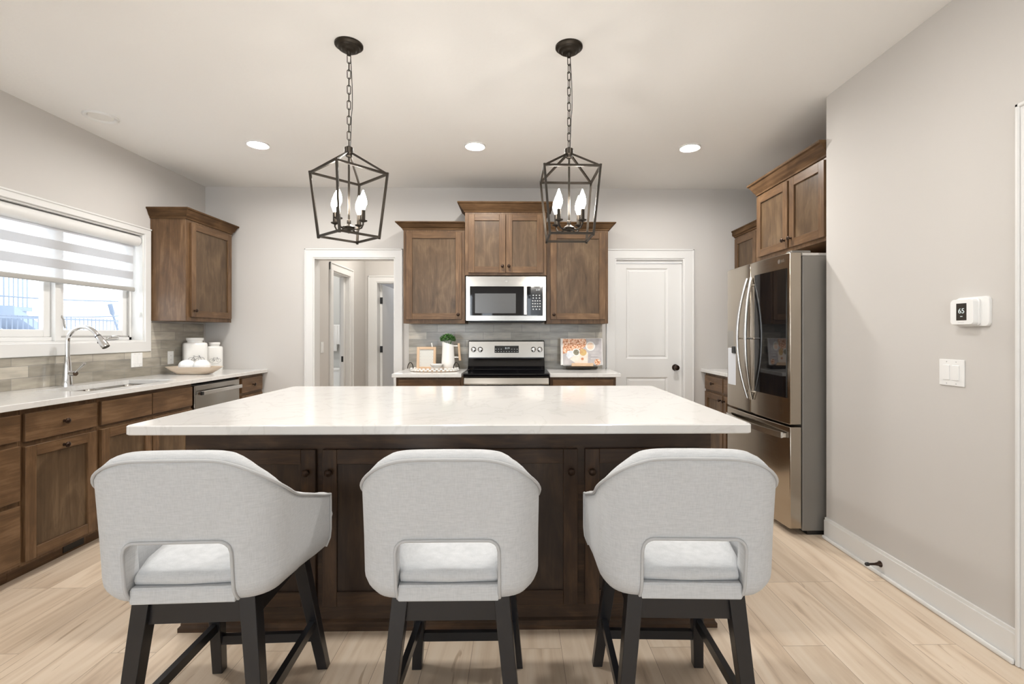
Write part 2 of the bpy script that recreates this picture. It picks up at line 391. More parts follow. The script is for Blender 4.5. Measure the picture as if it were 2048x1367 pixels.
# oriented boxes: u along the cabinet run, w up, d outwards from face f
def obox(mb, ori, f, u0, u1, w0, w1, d0, d1, bev=0.0, g=None, seg=1):
    gm = {'u': 0 if ori == 'S' else 1, 'w': 2, None: None}[g]
    if ori == 'S': return mb.box(u0, u1, f - d1, f - d0, w0, w1, bev, seg, gm)
    if ori == 'E': return mb.box(f + d0, f + d1, u0, u1, w0, w1, bev, seg, gm)
    return mb.box(f - d1, f - d0, u0, u1, w0, w1, bev, seg, gm)
def opt(ori, f, u, w, d):
    return {'S': (u, f - d, w), 'E': (f + d, u, w), 'W': (f - d, u, w)}[ori]
AX = {'S': '-y', 'E': 'x', 'W': '-x'}
KN = [(0.008, 0), (0.0075, 0.004), (0.0055, 0.008), (0.0055, 0.014), (0.011, 0.017), (0.0155, 0.021), (0.0155, 0.025), (0.011, 0.030), (0.004, 0.032)]
def knob(parent, ori, f, u, w, d=0.02):
    mb = MB(); mb.lathe(KN, opt(ori, f, u, w, d), AX[ori], 16)
    return mb.build('knob', 'bronze', parent, smooth=40)
def shaker(parent, ori, f, u0, u1, w0, w1, kn=None, st=0.058, wd='wood', pn='wood_panel', name='door'):
    mb = MB(); b = 0.0018
    obox(mb, ori, f, u0, u0 + st, w0, w1, 0, 0.02, b, 'w'); obox(mb, ori, f, u1 - st, u1, w0, w1, 0, 0.02, b, 'w')
    obox(mb, ori, f, u0 + st, u1 - st, w0, w0 + st, 0, 0.0197, b, 'u'); obox(mb, ori, f, u0 + st, u1 - st, w1 - st, w1, 0, 0.0197, b, 'u')
    d = mb.build(name, wd, parent)
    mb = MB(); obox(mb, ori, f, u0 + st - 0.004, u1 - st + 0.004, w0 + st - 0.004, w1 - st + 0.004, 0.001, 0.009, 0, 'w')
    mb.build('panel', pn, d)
    if kn: knob(d, ori, f, kn[0], kn[1])
    return d
def slab(parent, ori, f, u0, u1, w0, w1, kn=True, wd='wood', name='drawer'):
    mb = MB(); obox(mb, ori, f, u0, u1, w0, w1, 0, 0.02, 0.003, 'u', 2); d = mb.build(name, wd, parent)
    if kn: knob(d, ori, f, (u0 + u1) / 2, (w0 + w1) / 2)
    return d
def crown(parent, x0, x1, y0, y1, z0, z1, sides, proj=0.065, mat='crown_wood'):
    """sides: set of '-x','+x','-y','+y' that flare out"""
    h = z1 - z0; prof = [(0.0, z0), (0.008, z0), (0.010, z0 + 0.012), (0.022, z0 + 0.3 * h), (proj * 0.8, z0 + 0.78 * h), (proj, z0 + 0.86 * h), (proj, z1)]
    mb = MB(); lp = []
    for p, z in prof:
        a = x0 - (p if '-x' in sides else 0); b = x1 + (p if '+x' in sides else 0)
        c = y0 - (p if '-y' in sides else 0); d = y1 + (p if '+y' in sides else 0)
        lp.append([(a, c, z), (b, c, z), (b, d, z), (a, d, z)])
    mb.loops(lp); 
    # grain along the run of each face
    mb.bm.normal_update()
    for f in mb.bm.faces:
        hx = abs(f.normal.x) > abs(f.normal.y)
        for l in f.loops: l[mb.uv].uv = (l.vert.co.z + 3, l.vert.co.y if hx else l.vert.co.x)
    return mb.build('crown_moulding', mat, parent)

# ------------------------------------------------------------------ setting
CH = 2.75; LX = -3.13; BY = 4.87; RX = 1.93; AXW = 2.58
CT = 0.92; CTB = 0.888
mb = MB(); mb.box(-3.72, 2.7, -5.7, 8.4, -0.1, 0.0); struct(mb.build('floor', 'planks'))
mb = MB(); mb.box(-3.72, 2.7, -5.7, 8.4, CH, CH + 0.1); struct(mb.build('ceiling', 'ceiling'))
# left wall with the sink window
WY0, WY1, WZ0, WZ1 = 2.72, 4.07, 1.21, 2.105
mb = MB(); a, b = LX - 0.14, LX
mb.box(a, b, -5.62, WY0, 0, CH).box(a, b, WY1, BY + 0.12, 0, CH).box(a, b, WY0, WY1, 0, WZ0).box(a, b, WY0, WY1, WZ1, CH)
struct(mb.build('wall_left', 'wall'))
# back wall with the cased opening and the pantry door
OX0, OX1, OZ = -2.05, -1.232, 2.04
PX0, PX1, PZ = 0.998, 1.704, 2.04
mb = MB(); a, b = BY, BY + 0.12
mb.box(LX, OX0, a, b, 0, CH).box(OX0, OX1, a, b, OZ, CH).box(OX1, PX0, a, b, 0, CH).box(PX0, PX1, a, b, PZ, CH).box(PX1, AXW, a, b, 0, CH)
struct(mb.build('wall_back', 'wall'))
# right wall beside the fridge, with a doorway near the camera
DY0, DY1 = 0.90, 1.722
mb = MB(); a, b = RX, RX + 0.12
mb.box(a, b, -5.62, DY0, 0, CH).box(a, b, DY0, DY1, 2.06, CH).box(a, b, DY1, 2.965, 0, CH)
mb.box(b, AXW + 0.12, 2.845, 2.965, 0, CH)
struct(mb.build('wall_right', 'wall'))
mb = MB(); mb.box(AXW, AXW + 0.12, 2.965, BY + 0.12, 0, CH); struct(mb.build('wall_alcove', 'wall'))
# unseen rear wall, window openings arranged for the light and steel reflections
mb = MB(); a, b = -5.62, -5.5
RW = ((-2.9, -1.35), (-1.05, -0.75), (0.2, 0.62), (1.1, 1.75))
for x0, x1 in zip([LX] + [q[1] for q in RW], [q[0] for q in RW] + [RX]): mb.box(x0, x1, a, b, 0, CH)
for x0, x1 in RW: mb.box(x0, x1, a, b, 0, 0.25).box(x0, x1, a, b, 2.45, CH)
struct(mb.build('wall_rear', 'wall'))
# hall behind the opening
HX = -2.08; HY = 6.62
mb = MB(); mb.box(HX - 0.12, HX, BY + 0.12, 5.44, 0, CH).box(HX - 0.12, HX, 5.44, 6.0, 1.985, CH).box(HX - 0.12, HX, 6.0, HY, 0, CH)
struct(mb.build('wall_hall_left', 'wall'))
mb = MB(); mb.box(HX - 0.12, -1.93, HY, HY + 0.12, 0, CH).box(-1.93, -1.13, HY, HY + 0.12, 1.985, CH).box(-1.13, -0.78, HY, HY + 0.12, 0, CH)
struct(mb.build('wall_hall_end', 'wall'))
mb = MB(); mb.box(-0.9, -0.78, BY + 0.12, HY, 0, CH); struct(mb.build('wall_hall_right', 'wall'))
mb = MB(); mb.box(-3.6, HX - 0.12, 7.25, 7.37, 0, CH).box(-3.72, -3.6, BY + 0.12, 7.37, 0, CH).box(HX - 0.12, HX, HY + 0.12, 7.37, 0, CH); struct(mb.build('wall_bathroom', 'bath_wall'))
mb = MB(); mb.box(-2.6, -0.4, 8.2, 8.32, 0, CH).box(-0.5, -0.4, HY + 0.12, 8.2, 0, CH).box(-2.7, -2.6, 7.37, 8.32, 0, CH); struct(mb.build('wall_far_room', 'wall_grey'))

def casing(name, x0, x1, z1, wl, wr, wt, y, right=True, left=True):
    """flat casing with a raised outer band round an opening in a wall facing -y"""
    mb = MB(); b = 0.003
    if left:
        mb.box(x0 - wl, x0, y - 0.014, y, 0, z1 + wt, b).box(x0 - wl, x0 - wl + 0.016, y - 0.022, y - 0.012, 0, z1 + wt, 0.004)
    if right:
        mb.box(x1, x1 + wr, y - 0.014, y, 0, z1 + wt, b).box(x1 + wr - 0.016, x1 + wr, y - 0.022, y - 0.012, 0, z1 + wt, 0.004)
    mb.box(x0 - (wl if left else 0), x1 + (wr if right else 0), y - 0.0142, y, z1, z1 + wt, b)
    mb.box(x0 - (wl if left else 0), x1 + (wr if right else 0), y - 0.022, y - 0.012, z1 + wt - 0.016, z1 + wt, 0.004)
    # jamb lining
    t = 0.012
    mb.box(x0 - 0.001, x0 + t, y - 0.006, y + 0.126, 0, z1).box(x1 - t, x1 + 0.001, y - 0.006, y + 0.126, 0, z1).box(x0 + t, x1 - t, y - 0.006, y + 0.126, z1 - t, z1 + 0.001)
    return struct(mb.build(name, 'trim'))
casing('trim_1', OX0, OX1, OZ, 0.085, 0.08, 0.092, BY)
casing('trim_2', PX0, PX1, PZ, 0.09, 0.10, 0.095, BY)
casing('trim_3', -1.93, -1.13, 1.985, 0.11, 0.1, 0.085, HY)
# pantry door, two panels, in its frame
mb = MB(); x0, x1 = PX0 + 0.014, PX1 - 0.014; y0 = BY + 0.03; T = 0.035
PU = [(1.118, 1.548, 1.02, 1.945), (1.118, 1.548, 0.20, 0.83)]
mb.box(x0, 1.118, y0, y0 + T, 0.008, 1.995).box(1.548, x1, y0, y0 + T, 0.008, 1.995)
for z0, z1 in ((0.008, 0.20), (0.83, 1.02), (1.945, 1.995)): mb.box(1.118, 1.548, y0 + 0.0002, y0 + T, z0, z1)
d1 = struct(mb.build('door_1', 'trim'))
for u0, u1, z0, z1 in PU:
    mb = MB()
    lp = []
    for k, dy in ((0.0, 0.0), (0.012, 0.010), (0.022, 0.010), (0.034, 0.005)):
        lp.append([(u0 + k, y0 + dy, z0 + k), (u1 - k, y0 + dy, z0 + k), (u1 - k, y0 + dy, z1 - k), (u0 + k, y0 + dy, z1 - k)])
    mb.loops(lp, cap0=False); mb.build('panel', 'trim', d1)
mb = MB(); mb.box(x0, x1, y0 - 0.012, y0 + 0.005, 1.996, PZ - 0.012); struct(mb.build('trim_4', 'trim'))
mb = MB(); kc = (1.622, y0, 0.93)
mb.lathe([(0.033, 0), (0.033, 0.006), (0.012, 0.010), (0.011, 0.035), (0.022, 0.040), (0.028, 0.052), (0.026, 0.064), (0.012, 0.070)], kc, '-y', 24)
mb.build('door_knob', 'bronze', d1, smooth=40)
# door in the right wall (only its casing edge shows)
mb = MB(); c = RX
mb.box(c - 0.015, c, DY1, DY1 + 0.09, 0, 2.06 + 0.09, 0.003).box(c - 0.023, c - 0.012, DY1 + 0.074, DY1 + 0.09, 0, 2.15, 0.004)
mb.box(c - 0.019, c - 0.012, DY1 + 0.03, DY1 + 0.045, 0, 2.10, 0.003)
mb.box(c - 0.015, c, DY0 - 0.09, DY0, 0, 2.15, 0.003).box(c - 0.0152, c, DY0 - 0.09, DY1 + 0.09, 2.06, 2.15, 0.003).box(c - 0.023, c - 0.012, DY0 - 0.09, DY1 + 0.09, 2.134, 2.15, 0.004)
struct(mb.build('trim_5', 'trim'))
mb = MB(); mb.box(c + 0.04, c + 0.075, DY0 + 0.004, DY1 - 0.004, 0.008, 2.055); struct(mb.build('door_2', 'trim'))
# bathroom doorway casing in the hall's left wall
mb = MB(); h = HX
mb.box(h, h + 0.016, 5.35, 5.44, 0, 2.075, 0.003).box(h, h + 0.016, 6.0, 6.09, 0, 2.075, 0.003).box(h, h + 0.0162, 5.35, 6.09, 1.985, 2.075, 0.003)
mb.box(h + 0.012, h + 0.024, 5.35, 5.366, 0, 2.075, 0.003).box(h + 0.012, h + 0.024, 6.074, 6.09, 0, 2.075, 0.003).box(h + 0.012, h + 0.0242, 5.35, 6.09, 2.059, 2.075, 0.003)
mb.box(h - 0.12, h + 0.004, 5.438, 5.452, 0, 1.985).box(h - 0.12, h + 0.004, 5.452, 6.0, 1.972, 1.986)
mb.box(h - 0.045, h + 0.004, 5.986, 6.002, 0, 1.972).box(h - 0.12, h - 0.085, 5.986, 6.002, 0, 1.972)
struct(mb.build('trim_6', 'trim'))
mb = MB(); mb.box(h - 0.083, h - 0.047, 5.93, 5.999, 0.01, 1.97, 0.002); dp = struct(mb.build('door_3', 'trim'))
mb = MB(); mb.box(h - 0.077, h - 0.053, 5.9275, 5.931, 0.93, 1.0); mb.build('latch', 'black_plastic', dp)
# open door leaf and hinges at the end of the hall
mb = MB(); mb.box(-1.918, -1.884, HY + 0.128, HY + 0.80, 0.01, 1.965, 0.002); do = struct(mb.build('door_4', 'trim'))
for z in (1.74, 1.06, 0.3):
    mb = MB(); mb.box(-1.915, -1.882, HY + 0.1245, HY + 0.1285, z - 0.045, z + 0.045).lathe([(0.007, -0.045), (0.007, 0.045)], (-1.882, HY + 0.118, z), 'z', 10)
    mb.build('hinge', 'black_plastic', do)
# baseboards
def baseboard(name, pts, n):
    (x0, y0), (x1, y1) = pts; mb = MB()
    if n[0]:
        mb.box(x0, x0 + n[0] * 0.015, y0, y1, 0, 0.115, 0.0).box(x0, x0 + n[0] * 0.010, y0, y1, 0.115, 0.13, 0.0).box(x0 + n[0] * 0.015, x0 + n[0] * 0.032, y0, y1, 0, 0.022, 0.008, 2)
    else:
        mb.box(x0, x1, y0, y0 + n[1] * 0.015, 0, 0.115).box(x0, x1, y0, y0 + n[1] * 0.010, 0.115, 0.13).box(x0, x1, y0 + n[1] * 0.015, y0 + n[1] * 0.032, 0, 0.022, 0.008, 2)
    return struct(mb.build(name, 'trim'))
baseboard('baseboard_right', ((RX, DY1 + 0.09), (RX, 2.965)), (-1, 0))
baseboard('baseboard_back', ((-2.49, BY), (-2.136, BY)), (0, -1))
baseboard('baseboard_pantry', ((1.805, BY), (1.90, BY)), (0, -1))
baseboard('baseboard_hall', ((HX, 4.995), (HX, 5.349)), (1, 0))

# ------------------------------------------------------------------ window over the sink
mb = MB(); t = 0.02
# casing: head, sides, apron; then jamb lining
mb.box(LX, LX + t, WY1, WY1 + 0.063, WZ0 - 0.085, WZ1 + 0.055, 0.003).box(LX, LX + t, WY0 - 0.063, WY0, WZ0 - 0.085, WZ1 + 0.055, 0.003)
mb.box(LX, LX + t + 0.0003, WY0 - 0.063, WY1 + 0.063, WZ1, WZ1 + 0.055, 0.003).box(LX, LX + t + 0.0003, WY0 - 0.063, WY1 + 0.063, WZ0 - 0.085, WZ0, 0.003)
mb.box(LX + 0.017, LX + 0.028, WY0 - 0.063, WY1 + 0.063, WZ1 + 0.042, WZ1 + 0.055, 0.003)
mb.box(LX - 0.14, LX + 0.004, WY0, WY0 + 0.012, WZ0, WZ1).box(LX - 0.14, LX + 0.004, WY1 - 0.012, WY1, WZ0, WZ1)
mb.box(LX - 0.14, LX + 0.004, WY0 + 0.012, WY1 - 0.012, WZ0, WZ0 + 0.012).box(LX - 0.14, LX + 0.004, WY0 + 0.012, WY1 - 0.012, WZ1 - 0.012, WZ1)
struct(mb.build('trim_7', 'trim'))
win = thing('window_1', '', ''); del win['label']; del win['category']; struct(win); win.location = (LX - 0.11, 3.395, WZ0)
mb = MB(); a, b = LX - 0.138, LX - 0.085; i0, i1, j0, j1 = WY0 + 0.012, WY1 - 0.012, WZ0 + 0.012, WZ1 - 0.012
mb.box(a, b, i0, i0 + 0.03, j0, j1, 0.003).box(a, b, i1 - 0.03, i1, j0, j1, 0.003).box(a, b, i0, i1, j0, j0 + 0.028, 0.003).box(a, b, i0, i1, j1 - 0.028, j1, 0.003).box(a, b + 0.02, 3.372, 3.418, j0, j1, 0.003)
mb.build('window_frame', 'trim', win)
for k, (s0, s1) in enumerate(((i0 + 0.03, 3.372), (3.418, i1 - 0.03))):
    mb = MB(); a2, b2 = LX - 0.13, LX - 0.095; e = 0.052
    mb.box(a2, b2, s0, s0 + e, j0 + 0.028, j1 - 0.028, 0.004).box(a2, b2, s1 - e, s1, j0 + 0.028, j1 - 0.028, 0.004).box(a2, b2, s0 + e, s1 - e, j0 + 0.028, j0 + 0.028 + e, 0.004).box(a2, b2, s0 + e, s1 - e, j1 - 0.028 - e, j1 - 0.028, 0.004)
    sh = mb.build('sash', 'trim', win)
    mb = MB(); mb.box(LX - 0.116, LX - 0.110, s0 + e - 0.004, s1 - e + 0.004, j0 + 0.024 + e, j1 - 0.024 - e); mb.build('glass', 'pane', sh)
    if k == 1:
        mb = MB(); c0, c1 = LX - 0.094, LX - 0.084; q = 0.013; y0, y1, z0, z1 = s0 - 0.004, s1 + 0.004, j0 + 0.024, j1 - 0.024
        mb.box(c0, c1, y0, y0 + q, z0, z1).box(c0, c1, y1 - q, y1, z0, z1).box(c0, c1, y0, y1, z0, z0 + q).box(c0, c1, y0, y1, z1 - q, z1)
        mb.build('screen_frame', 'taupe', win)
        mb = MB(); mb.box(LX - 0.085, LX - 0.06, 3.80, 3.90, j0 + 0.004, j0 + 0.026, 0.006, 2); mb.tube([(LX - 0.062, 3.83, j0 + 0.03), (LX - 0.048, 3.87, j0 + 0.034), (LX - 0.05, 3.93, j0 + 0.028)], 0.006)
        mb.build('crank_handle', 'satin', win, smooth=40)
        mb = MB(); mb.tube([(LX - 0.084, 3.436, j0 + 0.18), (LX - 0.072, 3.442, j0 + 0.15), (LX - 0.066, 3.446, j0 + 0.09)], 0.006); mb.build('sash_lock', 'taupe', win, smooth=40)
# zebra roller shade
bl = thing('window_shade', 'white banded roller shade half lowered over the sink window', 'window shade', (LX - 0.04, 3.395, WZ1 - 0.05))
mb = MB(); y0, y1 = WY0 + 0.02, WY1 - 0.02
lp = [[(LX - 0.045 + 0.046 * math.cos(2 * math.pi * k / 20), yy, WZ1 - 0.060 + 0.046 * math.sin(2 * math.pi * k / 20)) for k in range(20)] for yy in (y0, y1)]
mb.loops(lp); mb.build('roller_cassette', 'trim', bl, smooth=40)
zb, zt = 1.655, WZ1 - 0.1
mb = MB(); mb2 = MB(); z = zb; k = 0
while z < zt - 0.002:
    hgt = min(0.068 if k % 2 == 0 else 0.062, zt - z)
    (mb2 if k % 2 == 0 else mb).box(LX - 0.0405, LX - 0.0395, y0 + 0.02, y1 - 0.035, z, z + hgt); z += hgt; k += 1
mb.build('opaque_bands', 'shade_band', bl); mb2.build('sheer_bands', 'shade_sheer', bl)
mb = MB(); mb.loops([rrect(0.011, 0.016, 0.010, None) and [(LX - 0.04 + p, yy, 1.64 + q) for p, q in rrect(0.011, 0.018, 0.010)] for yy in (y0 + 0.018, y1 - 0.03)]); mb.build('bottom_rail', 'taupe', bl, smooth=40)
mb = MB(); mb.tube([(LX - 0.02, y1 - 0.012, WZ1 - 0.08), (LX - 0.015, y1 - 0.010, 1.45)], 0.0016, 6).tube([(LX - 0.035, y1 - 0.012, WZ1 - 0.08), (LX - 0.018, y1 - 0.010, 1.45)], 0.0016, 6).box(LX - 0.026, LX - 0.008, y1 - 0.016, y1 - 0.004, 1.41, 1.455, 0.004, 2); mb.build('pull_cord', 'white_plastic', bl)

# ------------------------------------------------------------------ outside the sink window
M['snow'] = plain('pale_ground', (0.82, 0.84, 0.87), 0.9)
M['fence_paint'] = plain('glare_paled_paint', (0.14, 0.17, 0.22), 0.6)  # dark metal, colour paled to imitate glare through the window
M['house_siding'] = plain('pale_siding', (0.36, 0.38, 0.42), 0.8)
M['deck_grey'] = plain('deck_grey', (0.22, 0.26, 0.33), 0.7)
mb = MB(); mb.loops([[(-3.4, yy, -0.25), (-7, yy, 0.25), (-11, yy, 0.95), (-40, yy, 1.8), (-40, yy, -1), (-3.4, yy, -1)] for yy in (-6, 45)]); g = struct(mb.build('ground', 'snow'))
fe = thing('picket_fence', 'black metal picket fence, colour paled for glare, outside the sink window', 'fence', (-10.5, 12.5, 0.9))
mb = MB()
for k in range(90):
    y = 8.5 + k * 0.11; mb.box(-10.508, -10.492, y - 0.006, y + 0.006, 0.80, 1.66)
mb.build('pickets', 'fence_paint', fe)
for z in (0.98, 1.62):
    mb = MB(); mb.box(-10.515, -10.485, 8.4, 18.4, z - 0.02, z + 0.02); mb.build('rail', 'fence_paint', fe)
for k in range(5):
    mb = MB(); mb.box(-10.53, -10.47, 8.4 + k * 2.4, 8.46 + k * 2.4, 0.70, 1.72); mb.build('post', 'fence_paint', fe)
for n, (za, zs) in enumerate(((2.06, 0.10), (1.62, 0.14))):
    mb = MB(); mb.tube([(-11.5, 9 + k * 0.8, za + zs * (abs((k % 8) - 4) / 4) ** 2 + 0.02 * k) for k in range(17)], 0.02, 6)
    tag(mb.build('utility_wire', 'fence_paint', smooth=60), ('upper' if n == 0 else 'lower') + ' sagging utility wire seen through the sink window', 'wire')
mb = MB(); mb.tube([(-12.5, 15.40, 0.9), (-12.5, 15.25, 1.35), (-12.5, 15.06, 1.85), (-12.5, 15.04, 1.90), (-12.5, 14.94, 2.2)], 0.03, 8, rads=[0.03, 0.03, 0.03, 0.06, 0.06]); po = mb.build('lamp_post', 'fence_paint', smooth=40)
tag(po, 'slender leaning post beyond the fence outside the sink window', 'post')
ho = thing('house', 'pale neighbouring house with raised deck and stairs behind the left window pane', 'house', (-16, 12.4, 1.0))
mb = MB(); mb.box(-20, -16.5, 8, 15.7, 0.8, 4.6); mb.prism([(-20.4, 4.6), (-16.1, 4.6), (-18.2, 6.2)], 7.7, 16.0, 'y'); mb.build('body', 'house_siding', ho)
mb = MB(); mb.box(-16.5, -14.6, 9.5, 14.7, 1.95, 2.08); mb.build('deck', 'deck_grey', ho)
for y in (9.6, 12.0, 14.5):
    mb = MB(); mb.box(-14.75, -14.63, y - 0.06, y + 0.06, 0.85, 1.95); mb.build('deck_post', 'deck_grey', ho)
mb = MB(); mb.box(-14.66, -14.62, 9.5, 14.7, 2.9, 2.96)
for k in range(40): mb.box(-14.65, -14.63, 9.5 + k * 0.13, 9.53 + k * 0.13, 2.08, 2.9)
mb.build('railing', 'deck_grey', ho)
mb = MB(); mb.prism([(13.2, 2.05), (14.75, 1.0), (14.4, 1.0), (13.2, 1.8)], -14.5, -13.6, 'x'); mb.build('stairs', 'deck_grey', ho)

# ------------------------------------------------------------------ left run of base cabinets
FX = -2.55
def base_body(name, label, ori, f, u0, u1, depth, top=CTB, cat='cabinet', toe=0.06, zb=0.075):
    mid = (u0 + u1) / 2; t = thing(name, label, cat, {'E': (f - depth / 2, mid, 0), 'S': (mid, f + depth / 2, 0), 'W': (f + depth / 2, mid, 0)}[ori])
    mb = MB(); obox(mb, ori, f, u0, u1, zb, top, -depth, 0, 0.001, 'w'); mb.build('body', 'wood', t)
    mb = MB(); obox(mb, ori, f, u0, u1, 0, zb, -depth, -toe, 0, 'u'); mb.build('toe_kick', 'wood', t)
    return t
DEP = 0.57
c = base_body('base_cabinet', 'three drawer wooden base cabinet cut off by the left photo edge', 'E', FX, 2.03, 2.497, DEP)
for z0, z1 in ((0.725, 0.86), (0.42, 0.70), (0.095, 0.395)): slab(c, 'E', FX, 2.055, 2.487, z0, z1)
c = base_body('base_cabinet', 'wooden base cabinet with one drawer over a single panelled pull-out door', 'E', FX, 2.499, 2.948, DEP)
slab(c, 'E', FX, 2.512, 2.932, 0.715, 0.86); shaker(c, 'E', FX, 2.512, 2.932, 0.095, 0.69, (2.722, 0.655))
mb = MB(); mb.box(FX - 0.062, FX - 0.056, 2.80, 2.93, 0.012, 0.06); mb.build('toe_vent', 'black_plastic', c)
c = base_body('base_cabinet', 'wooden sink base cabinet with two plain false drawer fronts', 'E', FX, 2.95, 3.798, DEP, top=0.70)
mb = MB(); obox(mb, 'E', FX, 2.95, 3.798, 0.70, CTB, -0.018, 0, 0, 'u'); mb.build('front_rail', 'wood', c)
slab(c, 'E', FX, 2.966, 3.370, 0.715, 0.86, False, name='false_front'); slab(c, 'E', FX, 3.378, 3.784, 0.715, 0.86, False, name='false_front')
shaker(c, 'E', FX, 2.966, 3.370, 0.095, 0.69, (3.34, 0.655)); shaker(c, 'E', FX, 3.378, 3.784, 0.095, 0.69, (3.41, 0.655))
c = base_body('base_cabinet', 'narrow wooden drawer cabinet between dishwasher and back wall', 'E', FX, 4.44, 4.84, DEP)
slab(c, 'E', FX, 4.46, 4.815, 0.725, 0.86); shaker(c, 'E', FX, 4.46, 4.815, 0.095, 0.70, (4.5, 0.66))
# dishwasher
dw = thing('dishwasher', 'stainless steel dishwasher with bar handle under the sink counter', 'dishwasher', (FX - 0.28, 4.12, 0))
mb = MB(); mb.box(FX - 0.55, FX - 0.02, 3.808, 4.432, 0.10, 0.868).box(FX - 0.55, FX - 0.07, 3.808, 4.432, 0.0, 0.10); mb.build('body', 'black_plastic', dw)
mb = MB(); mb.box(FX - 0.02, FX + 0.016, 3.815, 4.425, 0.115, 0.862, 0.005, 2); mb.build('door', 'steel', dw)
mb = MB(); mb.box(FX + 0.045, FX + 0.058, 3.845, 4.40, 0.785, 0.817, 0.003); hd = mb.build('handle', 'satin', dw)
for y in (3.85, 4.39):
    mb = MB(); mb.box(FX + 0.016, FX + 0.046, y - 0.012, y + 0.012, 0.788, 0.814, 0.002); mb.build('bracket', 'satin', hd)
mb = MB(); mb.box(FX + 0.046, FX + 0.0595, 3.838, 3.862, 0.787, 0.815); mb.build('end_cap', 'black_plastic', hd)
# sink cut-out countertop
SX0, SX1, SY0, SY1 = -2.985, -2.625, 3.0, 3.74
mb = MB(); x0, x1 = LX + 0.001, -2.505
mb.box(x0, x1, 1.95, SY0, CTB, CT, 0.003, 2).box(x0, x1, SY1, BY - 0.002, CTB, CT, 0.003, 2).box(x0, SX0, SY0 - 0.003, SY1 + 0.003, CTB, CT).box(SX1, x1, SY0 - 0.003, SY1 + 0.003, CTB, CT, 0.003, 2)
tag(mb.build('countertop', 'quartz', loc=(-2.8, 3.4, CTB)), 'long white quartz countertop with sink along the window wall', 'countertop')
sk = thing('sink', 'undermount stainless steel sink basin in the window counter', 'sink', (-2.8, 3.37, 0.72))
def basin(y0, y1):
    mb = MB(); lp = []
    c = ((SX0 + SX1) / 2, (y0 + y1) / 2); hx = (SX1 - SX0) / 2; hy = (y1 - y0) / 2
    for d, z in ((-0.012, CTB - 0.001), (0.0, CTB - 0.001), (0.004, CTB - 0.02), (0.012, 0.73), (0.03, 0.715)): lp.append(rrect(hx - d, hy - d, 0.05, z, c))
    mb.loops(lp, cap0=False); mb.build('basin', 'steel', sk, smooth=50)
basin(SY0 + 0.012, 3.40); basin(3.43, SY1 - 0.012)
mb = MB(); mb.box(SX0, SX1, 3.39, 3.44, CTB - 0.045, CTB - 0.012, 0.004, 2); mb.build('divider', 'steel', sk)
# faucet
fa = thing('faucet', 'tall chrome gooseneck pull-down faucet behind the sink', 'faucet', (-3.05, 3.306, CT))
fx, fy = -3.05, 3.306
mb = MB(); mb.lathe([(0.031, CT), (0.031, CT + 0.012), (0.027, CT + 0.03), (0.024, CT + 0.09), (0.020, CT + 0.15), (0.0145, CT + 0.19), (0.0135, CT + 0.2)], (fx, fy, 0), 'z', 24); mb.build('body', 'chrome', fa, smooth=40)
pts = [(fx, fy, CT + 0.19), (fx, fy, CT + 0.28)]
for k in range(13):
    a = R(180 - k * 12.5); pts.append((fx + 0.105 + 0.105 * math.cos(a), fy, CT + 0.295 + 0.105 * math.sin(a)))
mb = MB(); mb.tube(pts, 0.0135, 14); mb.build('spout', 'chrome', fa, smooth=40)
e = Vector(pts[-1]); d = (e - Vector(pts[-2])).normalized()
mb = MB(); mb.tube([e + d * k for k in (0, 0.012, 0.03, 0.08, 0.105)], 0.015, 16, rads=[0.0145, 0.017, 0.018, 0.024, 0.023]); sh = mb.build('spray_head', 'chrome', fa, smooth=50)
mb = MB(); mb.tube([e + d * 0.012, e + d * 0.018], 0.0185, 16).box(e.x + d.x * 0.05 - 0.022, e.x + d.x * 0.05 - 0.012, fy - 0.008, fy + 0.008, e.z + d.z * 0.05 - 0.02, e.z + d.z * 0.05 + 0.012, 0.003); mb.build('button', 'black_plastic', sh)
mb = MB(); mb.tube([(fx + 0.01, fy - 0.0, CT + 0.085), (fx + 0.065, fy - 0.012, CT + 0.085)], 0.017, 16); h1 = mb.build('valve', 'chrome', fa, smooth=40)
mb = MB(); mb.tube([(fx + 0.055, fy - 0.012, CT + 0.088), (fx + 0.095, fy - 0.018, CT + 0.120), (fx + 0.135, fy - 0.024, CT + 0.155)], 0.007, 10, rads=[0.006, 0.006, 0.010]); mb.build('lever', 'chrome', h1, smooth=40)

